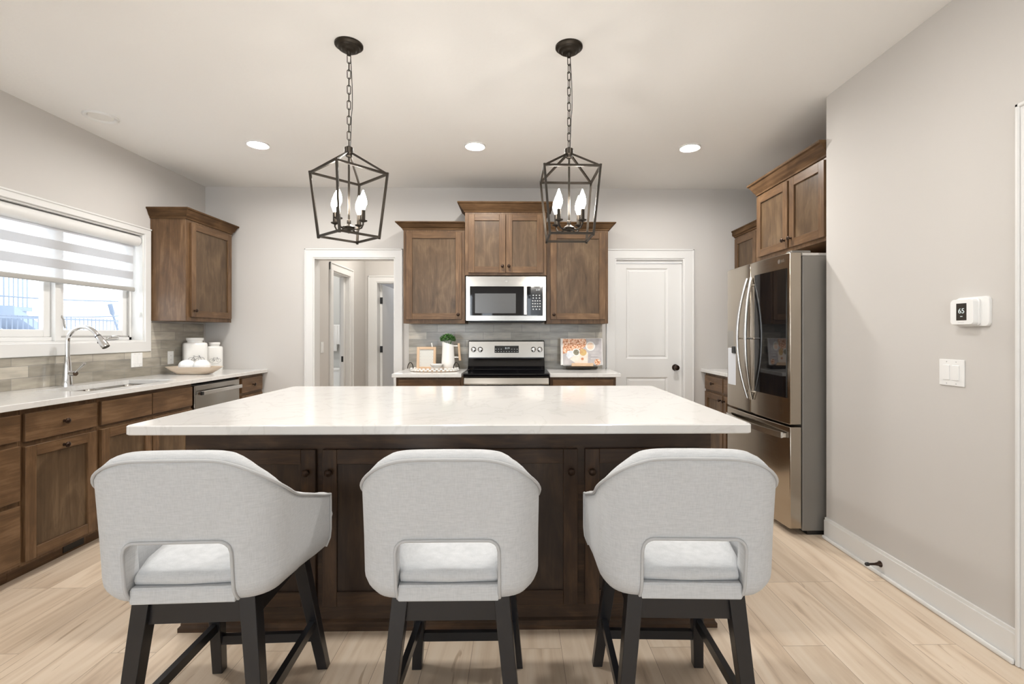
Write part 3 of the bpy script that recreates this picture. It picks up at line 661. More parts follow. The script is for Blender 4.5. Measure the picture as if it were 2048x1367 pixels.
# backsplashes
mb = MB(); mb.box(LX + 0.001, LX + 0.010, 1.95, BY - 0.04, CT, WZ0 - 0.087).box(LX + 0.001, LX + 0.010, WY1 + 0.065, BY - 0.04, WZ0 - 0.087, 1.372)
bs1 = tag(mb.build('backsplash', 'tile_y', loc=(LX + 0.006, 3.4, CT)), 'grey glazed tile backsplash under the sink window', 'backsplash')
mb = MB(); mb.box(-1.09, 0.865, BY - 0.010, BY - 0.001, CT, 1.392)
tag(mb.build('backsplash', 'tile_x', loc=(-1.09, BY - 0.005, CT)), 'grey glazed tile backsplash behind the range', 'backsplash')
def plate(t, ori, f, u, w, n, kind='switch', ww=None):
    """wall plate with n gangs"""
    W = ww or (0.07 + 0.046 * (n - 1)); mb = MB(); obox(mb, ori, f, u - W / 2, u + W / 2, w - 0.058, w + 0.058, 0, 0.006, 0.002, None, 2); mb.build('plate', 'white_plastic', t)
    for k in range(n):
        uc = u + (k - (n - 1) / 2) * 0.046
        if kind == 'switch':
            mb = MB(); obox(mb, ori, f, uc - 0.0165, uc + 0.0165, w - 0.033, w + 0.033, 0.006, 0.0095, 0.001); mb.build('rocker', 'white_plastic', t)
        else:
            mb = MB(); obox(mb, ori, f, uc - 0.0165, uc + 0.0165, w - 0.033, w + 0.033, 0.006, 0.0075, 0.001); s = mb.build('socket', 'white_plastic', t)
            mb = MB()
            for dz in (-0.018, 0.018):
                for du in (-0.006, 0.006): obox(mb, ori, f, uc + du - 0.001, uc + du + 0.001, w + dz - 0.004, w + dz + 0.004, 0.0074, 0.0077)
            mb.build('slots', 'grey_print', s)
        for dz in (-0.048, 0.048):
            mb = MB(); mb.lathe([(0.0028, 0), (0.0022, 0.001)], opt(ori, f, uc, w + dz, 0.006), AX[ori], 10); mb.build('screw', 'key_print', t)
t = thing('light_switch', 'double white switch plate on tile left of the canisters, below the window corner', 'light switch', (LX + 0.01, 3.985, 1.06)); plate(t, 'E', LX + 0.010, 3.985, 1.06, 2)
t = thing('wall_outlet', 'single white outlet on tile just left of the white canisters', 'outlet', (LX + 0.01, 4.37, 1.06)); plate(t, 'E', LX + 0.010, 4.37, 1.06, 1, 'outlet')

# ------------------------------------------------------------------ wall cabinets
def wall_cab(label, ori, f, u0, u1, z0, z1, depth, ctop, sides, doors, cw=0.065, kn_z=None):
    mid = (u0 + u1) / 2; t = thing('wall_cabinet', label, 'cabinet', {'E': (f - depth / 2, mid, z0), 'S': (mid, f + depth / 2, z0), 'W': (f + depth / 2, mid, z0)}[ori])
    mb = MB(); obox(mb, ori, f, u0, u1, z0, z1, -depth, 0, 0.0015, 'w'); mb.build('body', 'wood', t)
    for (a, b, c, d, k) in doors: shaker(t, ori, f, a, b, c, d, k)
    if ori == 'S': fp = (u0, u1, f, f + depth)
    elif ori == 'E': fp = (f - depth, f, u0, u1)
    else: fp = (f, f + depth, u0, u1)
    crown(t, *fp, z1 - 0.004, ctop, sides, cw)
    return t
wall_cab('dark wooden single door wall cabinet beside the sink window', 'E', -2.83, 4.145, 4.80, 1.385, 2.262, 0.298, 2.345, {'-y', '+x', '+y'}, [(4.195, 4.775, 1.42, 2.235, (4.225, 1.475))], cw=0.05)
UF = 4.56
wall_cab('brown wooden wall cabinet left of the microwave', 'S', UF, -1.074, -0.492, 1.372, 2.262, 0.305, 2.325, {'-x', '-y'}, [(-1.046, -0.522, 1.41, 2.232, (-0.553, 1.455))])
wall_cab('brown wooden wall cabinet right of the microwave', 'S', UF, 0.281, 0.868, 1.372, 2.262, 0.305, 2.325, {'+x', '-y'}, [(0.318, 0.838, 1.41, 2.232, (0.349, 1.455))])
wall_cab('raised double door wooden wall cabinet above the microwave', 'S', UF - 0.045, -0.488, 0.277, 1.822, 2.418, 0.35, 2.502, {'-x', '+x', '-y'}, [(-0.455, -0.108, 1.845, 2.392, (-0.135, 1.905)), (-0.102, 0.245, 1.845, 2.392, (-0.075, 1.905))])
wall_cab('large double door wooden cabinet mounted above the refrigerator', 'W', 1.95, 2.972, 3.862, 1.86, 2.392, 0.625, 2.486, {'-x', '+y'}, [(2.99, 3.378, 1.885, 2.368, (3.35, 1.945)), (3.402, 3.838, 1.885, 2.368, (3.432, 1.945))], cw=0.06)
wall_cab('small lower wall cabinet tucked behind the refrigerator', 'W', 2.215, 3.93, 4.838, 1.39, 2.252, 0.36, 2.318, {'-x', '+y'}, [(3.96, 4.375, 1.42, 2.225, None), (4.385, 4.81, 1.42, 2.225, None)], cw=0.028)

# microwave
mw = thing('microwave', 'stainless over-the-range microwave with black window', 'microwave', (-0.1, 4.66, 1.395))
mx0, mx1, my, mz0, mz1 = -0.474, 0.27, 4.475, 1.397, 1.808
mb = MB(); mb.box(mx0 + 0.003, mx1 - 0.003, my + 0.02, BY - 0.012, mz0, mz1, 0.003); mb.build('body', 'black_plastic', mw)
mb = MB(); mb.box(mx0, mx1, my, my + 0.022, mz1 - 0.092, mz1).box(mx0, mx1, my, my + 0.022, mz0, mz0 + 0.046)
mb.box(mx0, mx0 + 0.036, my, my + 0.022, mz0 + 0.046, mz1 - 0.092).box(mx1 - 0.030, mx1, my, my + 0.022, mz0 + 0.046, mz1 - 0.092)
fr = mb.build('front_frame', 'steel', mw)
mb = MB(); mb.box(mx0 + 0.034, mx1 - 0.028, my + 0.003, my + 0.02, mz0 + 0.044, mz1 - 0.090, 0.003); mb.build('door_glass', 'black_glass', mw)
M['mesh_grey'] = plain('window_mesh', (0.10, 0.10, 0.10), 0.15)
mb = MB(); mb.box(mx0 + 0.082, -0.01, my + 0.0018, my + 0.0045, mz0 + 0.068, mz1 - 0.158, 0.001); mb.build('viewing_window', 'mesh_grey', mw)
mb = MB(); mb.box(0.062, 0.094, my - 0.038, my - 0.024, mz0 + 0.05, mz1 - 0.096, 0.005, 2).box(0.068, 0.088, my - 0.026, my + 0.004, mz0 + 0.055, mz0 + 0.075).box(0.068, 0.088, my - 0.026, my + 0.004, mz1 - 0.121, mz1 - 0.101); mb.build('handle', 'satin', mw)
mb = MB(); mb.box(0.128, 0.236, my + 0.001, my + 0.004, mz0 + 0.052, mz1 - 0.098); kp = mb.build('control_panel', 'black_gloss', mw)
mb = MB()
for r_ in range(6):
    for c_ in range(4 if 1 < r_ < 5 else 3):
        zc = mz1 - 0.175 - r_ * 0.026; xc = (0.147 + c_ * 0.0225) if 1 < r_ < 5 else (0.152 + c_ * 0.029); mb.box(xc - 0.006, xc + 0.006, my + 0.0002, my + 0.0012, zc - 0.005, zc + 0.005)
mb.build('keys', 'key_print', kp)
text('2:19', 0.02, 'digits', kp, (0.195, my + 0.0005, mz1 - 0.125), (R(90), 0, 0), 'clock_display')
mb = MB(); mb.tube([(-0.1 + 0.018 * math.cos(2 * math.pi * k / 24), my - 0.001, mz1 - 0.046 + 0.018 * math.sin(2 * math.pi * k / 24)) for k in range(24)], 0.0018, 6, closed=True); em = mb.build('emblem', 'chrome', fr, smooth=60)
text('GE', 0.019, 'chrome', em, (-0.1, my - 0.0008, mz1 - 0.046), (R(90), 0, 0), 'emblem_letters')
mb = MB(); mb.box(mx0 + 0.02, mx1 - 0.02, my + 0.03, my + 0.30, mz0 - 0.018, mz0 + 0.001, 0.004); mb.build('vent_base', 'black_plastic', mw)

# range
rg = thing('range', 'freestanding stainless electric range with black glass cooktop', 'range', (-0.09, 4.53, 0))
rx0, rx1, ry = -0.468, 0.284, 4.215
mb = MB(); mb.box(rx0, rx1, ry + 0.03, BY - 0.045, 0.03, 0.895).box(rx0 + 0.03, rx1 - 0.03, ry + 0.08, BY - 0.06, 0, 0.03); mb.build('body', 'black_gloss', rg)
mb = MB(); mb.box(rx0 - 0.004, rx1 + 0.004, ry - 0.008, BY - 0.045, 0.891, 0.925, 0.008, 2); mb.build('cooktop', 'black_glass', rg)
mb = MB(); mb.box(rx0 + 0.004, rx1 - 0.004, ry, ry + 0.03, 0.22, 0.826, 0.004, 2); dr = mb.build('oven_door', 'steel', rg)
mb = MB(); mb.box(rx0 + 0.10, rx1 - 0.10, ry - 0.002, ry + 0.002, 0.38, 0.70, 0.001); mb.build('oven_window', 'black_glass', dr)
mb = MB(); mb.tube([(rx0 + 0.05, ry - 0.045, 0.79), (rx1 - 0.05, ry - 0.045, 0.79)], 0.012, 14).box(rx0 + 0.06, rx0 + 0.08, ry - 0.045, ry + 0.002, 0.78, 0.80).box(rx1 - 0.08, rx1 - 0.06, ry - 0.045, ry + 0.002, 0.78, 0.80); mb.build('handle', 'satin', dr, smooth=40)
mb = MB(); mb.prism([(ry + 0.03, 0.83), (ry - 0.020, 0.83), (ry - 0.024, 0.838), (ry - 0.002, 0.886), (ry + 0.004, 0.890), (ry + 0.03, 0.890)], rx0 + 0.004, rx1 - 0.004, 'x'); mb.build('front_lip', 'steel', rg, bevel=0.002)
mb = MB(); mb.box(rx0 + 0.004, rx1 - 0.004, ry, ry + 0.03, 0.045, 0.21, 0.004, 2); mb.build('storage_drawer', 'steel', rg)
# backguard: black lower slope and stainless control fascia
bx0, bx1 = -0.478, 0.268
mb = MB(); mb.prism([(BY - 0.045, 0.924), (BY - 0.15, 0.924), (BY - 0.125, 0.955), (BY - 0.085, 1.03), (BY - 0.085, 1.04), (BY - 0.068, 1.198), (BY - 0.060, 1.207), (BY - 0.030, 1.207), (BY - 0.014, 1.19), (BY - 0.014, 0.924)], bx0 - 0.006, bx1 + 0.006, 'x'); bgd = mb.build('backguard', 'black_gloss', rg, bevel=0.003)
mb = MB(); mb.prism([(BY - 0.0875, 1.04), (BY - 0.0715, 1.197), (BY - 0.063, 1.197), (BY - 0.080, 1.04)], bx0, bx1, 'x'); fs = mb.build('control_fascia', 'steel', bgd)
def fy_at(z): return BY - 0.0875 + (z - 1.04) / 0.157 * 0.016
mb = MB(); mb.prism([(fy_at(1.085) - 0.003, 1.085), (fy_at(1.155) - 0.003, 1.155), (fy_at(1.155) + 0.004, 1.155), (fy_at(1.085) + 0.004, 1.085)], -0.223, 0.018, 'x'); dsp = mb.build('display', 'black_gloss', fs)
tilt = math.atan2(0.016, 0.157)
text('8:19', 0.026, 'digits', dsp, (-0.096, fy_at(1.13) - 0.0042, 1.13), (R(90) - tilt, 0, 0), 'clock_display')
mb = MB()
for k in range(9):
    for zz in (1.098, 1.122):
        xc = -0.21 + k * 0.0265
        if zz > 1.11 and 2 < k < 6: continue
        mb.box(xc - 0.006, xc + 0.006, fy_at(zz) - 0.0042, fy_at(zz) - 0.0028, zz - 0.003, zz + 0.003)
mb.build('keys', 'key_print', dsp)
for k, x in enumerate((-0.432, -0.365, 0.165, 0.228)):
    mb = MB(); y = fy_at(1.118); mb.lathe([(0.026, 0), (0.026, 0.004), (0.021, 0.008), (0.019, 0.026), (0.012, 0.029)], (x, y, 1.118), '-y', 22).box(x - 0.004, x + 0.004, y - 0.038, y - 0.02, 1.098, 1.138, 0.002); mb.build('control_knob', 'satin', fs, smooth=35)
# base cabinets and counters beside the range
BF = 4.265
c = base_body('base_cabinet', 'wooden base cabinet left of the range under the tray', 'S', BF, -1.07, -0.474, 0.58)
slab(c, 'S', BF, -1.045, -0.50, 0.735, 0.868); shaker(c, 'S', BF, -1.045, -0.775, 0.10, 0.715, (-0.80, 0.67)); shaker(c, 'S', BF, -0.77, -0.50, 0.10, 0.715, (-0.745, 0.67))
c = base_body('base_cabinet', 'wooden base cabinet right of the range by the pantry door', 'S', BF, 0.292, 0.882, 0.58)
slab(c, 'S', BF, 0.317, 0.857, 0.735, 0.868); shaker(c, 'S', BF, 0.317, 0.585, 0.10, 0.715, (0.56, 0.67)); shaker(c, 'S', BF, 0.59, 0.857, 0.10, 0.715, (0.615, 0.67))
mb = MB(); mb.box(-1.10, -0.490, 4.23, BY - 0.023, CTB + 0.002, CT + 0.004, 0.003, 2); tag(mb.build('countertop', 'quartz', loc=(-0.8, 4.5, CTB)), 'short white quartz countertop left of the range', 'countertop')
mb = MB(); mb.box(0.292, 0.92, 4.23, BY - 0.023, CTB + 0.002, CT + 0.004, 0.003, 2); tag(mb.build('countertop', 'quartz', loc=(0.6, 4.5, CTB)), 'short white quartz countertop right of the range', 'countertop')
CT2 = CT + 0.004
# right-hand base cabinet beyond the fridge
c = base_body('base_cabinet', 'narrow wooden cabinet with drawer on far side of the refrigerator', 'W', 1.915, 3.93, 4.838, 0.655)
slab(c, 'W', 1.915, 4.40, 4.815, 0.725, 0.86); shaker(c, 'W', 1.915, 4.40, 4.815, 0.10, 0.70, (4.43, 0.655)); slab(c, 'W', 1.915, 3.95, 4.38, 0.725, 0.86); shaker(c, 'W', 1.915, 3.95, 4.38, 0.10, 0.70, (4.35, 0.655))
mb = MB(); mb.box(1.875, AXW - 0.001, 3.925, BY - 0.002, CTB, CT, 0.003, 2); tag(mb.build('countertop', 'quartz', loc=(2.2, 4.4, CTB)), 'white quartz countertop beyond the refrigerator', 'countertop')

# ------------------------------------------------------------------ refrigerator
rf = thing('refrigerator', 'stainless french door refrigerator with dark glass door panel', 'refrigerator', (2.1, 3.44, 0))
fy0, fy1 = 2.995, 3.895; ff = 1.715
mb = MB(); mb.box(1.80, 2.52, fy0 + 0.004, fy1 - 0.004, 0.03, 1.765, 0.004, 2); mb.build('case', 'grey_side', rf)
mb = MB(); mb.box(1.84, 2.50, fy0 + 0.02, fy1 - 0.02, 0, 0.03); mb.build('foot', 'black_plastic', rf)
def curved_door(y0, y1, z0, z1):
    mb = MB(); n = 8; lo = []
    for k in range(n + 1):
        y = y0 + (y1 - y0) * k / n; q = (y - (fy0 + fy1) / 2) / ((fy1 - fy0) / 2); lo.append((ff - 0.012 * (1 - q * q) + 0.004 * (1 if k in (0, n) else 0), y))
    poly = lo + [(1.792, y1), (1.792, y0)]
    mb.prism(poly, z0, z1, 'z'); return mb
ym = (fy0 + fy1) / 2 + 0.035
ld = curved_door(ym + 0.003, fy1, 0.70, 1.785).build('door', 'fridge_steel', rf, smooth=30, bevel=0.004)
rd = curved_door(fy0, ym - 0.003, 0.70, 1.785).build('door', 'fridge_steel', rf, smooth=30, bevel=0.004)
fd = curved_door(fy0, fy1, 0.045, 0.685).build('freezer_drawer', 'fridge_steel', rf, smooth=30, bevel=0.004)
def glass_on(y0, y1, z0, z1, th=0.003):
    mb = MB(); n = 6; a = []; b = []
    for k in range(n + 1):
        y = y0 + (y1 - y0) * k / n; q = (y - (fy0 + fy1) / 2) / ((fy1 - fy0) / 2); x = ff - 0.012 * (1 - q * q); a.append((x - th, y)); b.append((x + 0.003, y))
    mb.prism(a + b[::-1], z0, z1, 'z'); return mb
glass_on(fy0 + 0.03, ym - 0.07, 0.865, 1.69).build('glass_panel', 'black_glass', rd, smooth=30)
# dispenser on the far door
mb = MB(); mb.box(ff - 0.006, ff + 0.005, fy1 - 0.25, fy1 - 0.03, 1.165, 1.30, 0.003); dsn = mb.build('dispenser', 'steel', ld)
M['dispenser_light'] = plain('dispenser_panel', (0.72, 0.75, 0.80), 0.3)
mb = MB(); mb.box(ff - 0.0075, ff + 0.004, fy1 - 0.245, fy1 - 0.035, 0.87, 1.16, 0.003); mb.build('dispenser_recess', 'dispenser_light', dsn)
mb = MB(); mb.box(ff - 0.022, ff - 0.006, fy1 - 0.19, fy1 - 0.13, 1.12, 1.175, 0.005); mb.build('dispenser_spout', 'black_plastic', dsn)
def bow(y, dy, door):
    mb = MB(); pts = []
    for k in range(17):
        s = k / 16; z = 0.80 + 0.88 * s; b = 1 - (2 * s - 1) ** 2
        pts.append((ff - 0.018 - 0.055 * b, y + dy * b, z))
    mb.tube(pts, 0.012, 12); hh = mb.build('handle', 'satin', door, smooth=40)
    mb = MB()
    for i in (1, 15): p = pts[i]; mb.tube([p, (ff - 0.006, p[1], p[2])], 0.010, 10)
    mb.tube([pts[8], (ff - 0.008, pts[8][1], pts[8][2])], 0.006, 8); mb.build('handle_mount', 'satin', hh, smooth=40)
bow(ym + 0.03, 0.045, ld); bow(ym - 0.03, -0.02, rd)
mb = MB(); pts = [(ff - 0.02 - 0.040 * (1 - (2 * k / 14 - 1) ** 2) , fy0 + 0.05 + (fy1 - fy0 - 0.10) * k / 14, 0.625) for k in range(15)]
mb.loops([[(p[0] + a, p[1], p[2] + b) for a, b in ((-0.007, -0.018), (0.007, -0.018), (0.007, 0.018), (-0.007, 0.018))] for p in pts]); hh = mb.build('handle', 'satin', fd, smooth=30)
mb = MB()
for p in (pts[0], pts[-1]): mb.box(p[0] - 0.002, ff + 0.004, p[1] - 0.008, p[1] + 0.008, 0.612, 0.638)
mb.build('handle_mount', 'satin', hh)
mb = MB(); mb.box(1.735, 1.86, fy0 + 0.012, fy0 + 0.075, 1.765, 1.80, 0.004); mb.build('hinge_cover', 'grey_side', rf)
mb = MB(); mb.box(1.80, 2.50, fy0 + 0.006, fy1 - 0.006, 1.765, 1.786, 0.003); mb.build('top_trim', 'satin', rf)
lz = 1.742
mb = MB(); mb.lathe([(0.014, 0), (0.014, 0.002), (0.011, 0.0021)], (ff - 0.0066, fy0 + 0.105, lz), '-x', 22); lg = mb.build('emblem', 'satin', rd)
text('LG', 0.026, 'satin', lg, (ff - 0.0055, fy0 + 0.066, lz), (R(90), 0, R(-90)), 'emblem_letters')

# ------------------------------------------------------------------ island
il = thing('kitchen_island', 'stained, shade-darkened wooden kitchen island base with panelled doors behind the stools', 'kitchen island', (-0.29, 2.66, 0))
ix0, ix1, iy0, iy1, IT = -1.425, 0.848, 2.085, 3.22, 0.876
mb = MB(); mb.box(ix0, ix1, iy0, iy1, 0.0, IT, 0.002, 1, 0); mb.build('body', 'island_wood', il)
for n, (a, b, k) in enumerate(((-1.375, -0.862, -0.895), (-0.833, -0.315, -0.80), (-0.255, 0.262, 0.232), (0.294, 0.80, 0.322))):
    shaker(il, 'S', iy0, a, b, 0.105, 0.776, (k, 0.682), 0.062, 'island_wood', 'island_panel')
mb = MB()
lp = []
for p, z in ((0.020, 0.0), (0.020, 0.018), (0.012, 0.026), (0.012, 0.034), (0.0, 0.042)): lp.append([(ix0 - p, iy0 - p, z), (ix1 + p, iy0 - p, z), (ix1 + p, iy1 + p, z), (ix0 - p, iy1 + p, z)])
mb.loops(lp, cap0=False, cap1=False, g=0); mb.build('base_moulding', 'island_wood', il)
mb = MB(); lp = []
for d, z in ((0.004, IT), (0.0, IT + 0.004), (0.0, 0.910), (0.004, 0.914)): lp.append(rrect(1.2325 - d, 0.7125 - d, 0.02, z, (-0.2965, 2.6025)))
mb.loops(lp); tag(mb.build('countertop', 'quartz', smooth=30, loc=(-0.2965, 2.6, IT)), 'large white quartz island countertop above the stools', 'countertop')

# ------------------------------------------------------------------ counter stools
def lerp_tab(tab, x):
    for (a, va), (b, vb) in zip(tab, tab[1:]):
        if x <= b:
            t = (x - a) / (b - a); t = t * t * (3 - 2 * t) if False else t
            return va + (vb - va) * t
    return tab[-1][1]
def smooth_tab(tab):
    def f(x):
        s = 0; wsum = 0
        for k in range(-4, 5):
            wgt = math.exp(-k * k / 6); s += wgt * lerp_tab(tab, min(max(x + k * 0.019, 0), tab[-1][0])); wsum += wgt
        return s / wsum
    return f
HW, CR, SD = 0.250, 0.100, 0.43      # half width, corner radius, side depth
ST0 = HW - CR; ARC = CR * math.pi / 2; SMAX = ST0 + ARC + (SD - CR)
def plan(s):
    """outer plan point and inward normal at signed arc length s from the middle of the back"""
    q = abs(s); sg = 1 if s >= 0 else -1
    if q < ST0: x, y, nx, ny = q, 0.0, 0.0, 1.0
    elif q < ST0 + ARC:
        a = (q - ST0) / CR; x, y = ST0 + CR * math.sin(a), CR - CR * math.cos(a); nx, ny = -math.sin(a), math.cos(a)
    else:
        x, y, nx, ny = HW, CR + (q - ST0 - ARC), -1.0, 0.0
    return x * sg, y, nx * sg, ny
ztop = smooth_tab([(0, 0.940), (0.135, 0.939), (0.176, 0.924), (0.20, 0.907), (0.25, 0.864), (0.30, 0.822), (0.335, 0.795), (0.39, 0.774), (0.43, 0.761), (0.52, 0.730), (0.60, 0.702), (0.70, 0.680)])
zbot = smooth_tab([(0, 0.540), (0.3, 0.542), (0.45, 0.530), (0.7, 0.496)])
SCUT, ZC, RC = 0.140, 0.716, 0.032
def zcut(s):
    d = SCUT - abs(s)
    return ZC if d >= RC else ZC - RC + math.sqrt(max(RC * RC - (RC - d) ** 2, 0))
def spt(s, z, inn):
    x, y, nx, ny = plan(s)
    zr = zbot(abs(s)) + 0.058; am = 0.030 - 0.014 * min(max((abs(s) - 0.3) / 0.25, 0), 1) - 0.018 * max(0, 1 - abs(s) / 0.16)
    ins = inn + (am * ((zr - z) / 0.058) ** 2 if z < zr else 0) - 0.004 * min(max((z - 0.7) / 0.25, 0), 1)
    back = max(0.0, 1 - y / 0.22)
    return Vector((x + nx * ins, y + ny * ins - back * max(z - 0.60, 0) * 0.10, z))
NLOW, NUP = 10, 10
TH = 0.055
def stool_shell():
    mb = MB(); bm = mb.bm
    ss = sorted({round(v, 5) for v in [SMAX * k / 26 for k in range(-26, 27)] + [SCUT * q for q in (-1, -0.97, -0.92, -0.86, -0.8, 0.8, 0.86, 0.92, 0.97, 1)]})
    cols = []
    for s in ss:
        q = abs(s); inside = q <= SCUT + 1e-6
        zc = zcut(s) if inside else ZC - RC
        zb, zt = zbot(q), ztop(q); zc = min(zc, zt - 0.05)
        low = q >= SCUT - 1e-6
        ring_out, ring_in = [], []
        zs = ([zb + (zc - zb) * k / NLOW for k in range(NLOW)] if low else [None] * NLOW) + [zc + (zt - zc) * k / NUP for k in range(NUP + 1)]
        for z in zs: ring_out.append(bm.verts.new(spt(s, z, 0)) if z is not None else None)
        crest = [bm.verts.new(spt(s, zt, d) + Vector((0, 0, h * (1 - 0.65 * min(max((q - 0.25) / 0.2, 0), 1))))) for d, h in ((0.006, 0.010), (0.020, 0.019), (0.037, 0.019), (0.050, 0.010))]
        for z in zs: ring_in.append(bm.verts.new(spt(s, z, TH)) if z is not None else None)
        cols.append((s, low, ring_out, crest, ring_in))
    F = bm.faces.new
    for (s0, l0, o0, c0, i0), (s1, l1, o1, c1, i1) in zip(cols, cols[1:]):
        full = l0 and l1 and not (abs(s0) <= SCUT + 1e-6 and abs(s1) <= SCUT + 1e-6)
        st = 0 if full else NLOW
        for k in range(st, NLOW + NUP):
            F((o0[k], o1[k], o1[k + 1], o0[k + 1])); F((i0[k], i0[k + 1], i1[k + 1], i1[k]))
        seq0 = [o0[-1]] + c0 + [i0[-1]]; seq1 = [o1[-1]] + c1 + [i1[-1]]
        for k in range(5): F((seq0[k], seq1[k], seq1[k + 1], seq0[k + 1]))
        F((o0[st], i0[st], i1[st], o1[st]))
    for s, low, o, c, i in cols:
        if abs(abs(s) - SCUT) < 1e-5:
            for k in range(NLOW): F((o[k], o[k + 1], i[k + 1], i[k]))
        if abs(abs(s) - SMAX) < 1e-5:
            for k in range(NLOW + NUP): F((o[k], o[k + 1], i[k + 1], i[k]))
            F([o[-1]] + c + [i[-1]])
    return mb
def make_stool(label):
    t = thing('counter_stool', label, 'stool', (0, 0, 0), 'counter stools at the island')
    sb = stool_shell().build('backrest', 'linen', t, smooth=50)
    bv = sb.modifiers.new('bevel', 'BEVEL'); bv.width = 0.006; bv.segments = 2; bv.limit_method = 'ANGLE'; bv.angle_limit = R(55)
    # piping along the outer rim and round the cut-out
    n = 80
    pts = [spt(SMAX, zbot(SMAX) + (ztop(SMAX) - zbot(SMAX)) * k / 6, -0.002) + Vector((0, 0.002, 0)) for k in range(6)]
    pts += [spt(SMAX - 2 * SMAX * k / n, ztop(abs(SMAX - 2 * SMAX * k / n)), -0.002) for k in range(n + 1)]
    pts += [spt(-SMAX, zbot(SMAX) + (ztop(SMAX) - zbot(SMAX)) * k / 6, -0.002) + Vector((0, 0.002, 0)) for k in range(5, -1, -1)]
    mb = MB(); mb.tube(pts, 0.0045, 8); mb.build('rim_piping', 'piping', sb, smooth=60)
    pts = [spt(SCUT, 0.541 + (ZC - RC - 0.541) * k / 8, -0.002) for k in range(8)]
    pts += [spt(SCUT * v, zcut(SCUT * v), -0.002) for v in [1, 0.97, 0.92, 0.86, 0.8, 0.6, 0.3, 0, -0.3, -0.6, -0.8, -0.86, -0.92, -0.97, -1]]
    pts += [spt(-SCUT, 0.541 + (ZC - RC - 0.541) * k / 8, -0.002) for k in range(7, -1, -1)]
    mb = MB(); mb.tube(pts, 0.0045, 8); mb.build('cutout_piping', 'piping', sb, smooth=60)
    # seat base
    mb = MB(); pl = [(-0.137, 0.012), (0.137, 0.012), (0.142, 0.06), (0.178, 0.12), (0.182, 0.44), (0.150, 0.47), (-0.150, 0.47), (-0.182, 0.44), (-0.178, 0.12), (-0.142, 0.06)]
    mb.loops([[(x * k, 0.25 + (y - 0.25) * k, z) for x, y in pl] for z, k in ((0.538, 0.985), (0.542, 1.0), (0.577, 1.0), (0.583, 0.985))]); mb.build('seat_base', 'linen', t, smooth=30)
    # T-shaped cushion
    pl = [(-0.134, 0.024), (0, 0.018), (0.134, 0.024), (0.168, 0.11), (0.184, 0.20), (0.184, 0.436), (0.232, 0.440), (0.243, 0.455), (0.240, 0.49), (0.20, 0.505), (0, 0.512), (-0.20, 0.505), (-0.240, 0.49), (-0.243, 0.455), (-0.232, 0.440), (-0.184, 0.436), (-0.184, 0.20), (-0.168, 0.11)]
    mb = MB(); lp = []
    for z, k in ((0.584, 0.965), (0.588, 0.99), (0.599, 1.0), (0.610, 0.992), (0.620, 0.965), (0.629, 0.90), (0.636, 0.7), (0.639, 0.3)): lp.append([(x * k, 0.27 + (y - 0.27) * k, z) for x, y in pl])
    mb.loops(lp); mb.build('seat_cushion', 'linen', t, smooth=50)
    # legs, apron, stretchers
    FT = {(-1, 0): (-0.198, 0.045), (1, 0): (0.198, 0.045), (-1, 1): (-0.192, 0.535), (1, 1): (0.192, 0.535)}
    TP = {(-1, 0): (-0.142, 0.085), (1, 0): (0.142, 0.085), (-1, 1): (-0.142, 0.405), (1, 1): (0.142, 0.405)}
    def at(k, z):
        a, b = TP[k], FT[k]; q = (0.545 - z) / 0.545; return Vector((a[0] + (b[0] - a[0]) * q, a[1] + (b[1] - a[1]) * q, z))
    for k in FT:
        mb = MB(); mb.bar(at(k, 0.0), at(k, 0.545), 0.036, 0.036, 0.046); mb.build('leg', 'black_wood', t, bevel=0.002)
    mb = MB()
    mb.bar(at((-1, 0), 0.495), at((1, 0), 0.495), 0.022, 0.085).bar(at((-1, 1), 0.495), at((1, 1), 0.495), 0.022, 0.085).bar(at((-1, 0), 0.495), at((-1, 1), 0.495), 0.022, 0.085).bar(at((1, 0), 0.495), at((1, 1), 0.495), 0.022, 0.085)
    mb.lathe([(0.11, 0.532), (0.11, 0.545)], (0, 0.25, 0), 'z', 20); mb.build('apron', 'black_wood', t)
    for p, q, z in (((-1, 0), (-1, 1), 0.20), ((1, 0), (1, 1), 0.20), ((-1, 1), (1, 1), 0.14), ((-1, 0), (1, 0), 0.20)):
        mb = MB(); mb.bar(at(p, z), at(q, z), 0.020, 0.032); mb.build('stretcher', 'black_wood', t)
    return t
st = make_stool('leftmost cream linen counter stool with cut-out back and black legs')
st.location = (-0.907, 1.305, 0); st.rotation_euler = (0, 0, R(2.5))
for lab, x, y, rz in (('middle cream linen counter stool, between the two others at the island', -0.188, 1.305, 0.0), ('rightmost cream linen counter stool, nearest the refrigerator', 0.482, 1.305, -2.0)):
    c = copy_tree(st); c['label'] = lab; c.location = (x, y, 0); c.rotation_euler = (0, 0, R(rz))

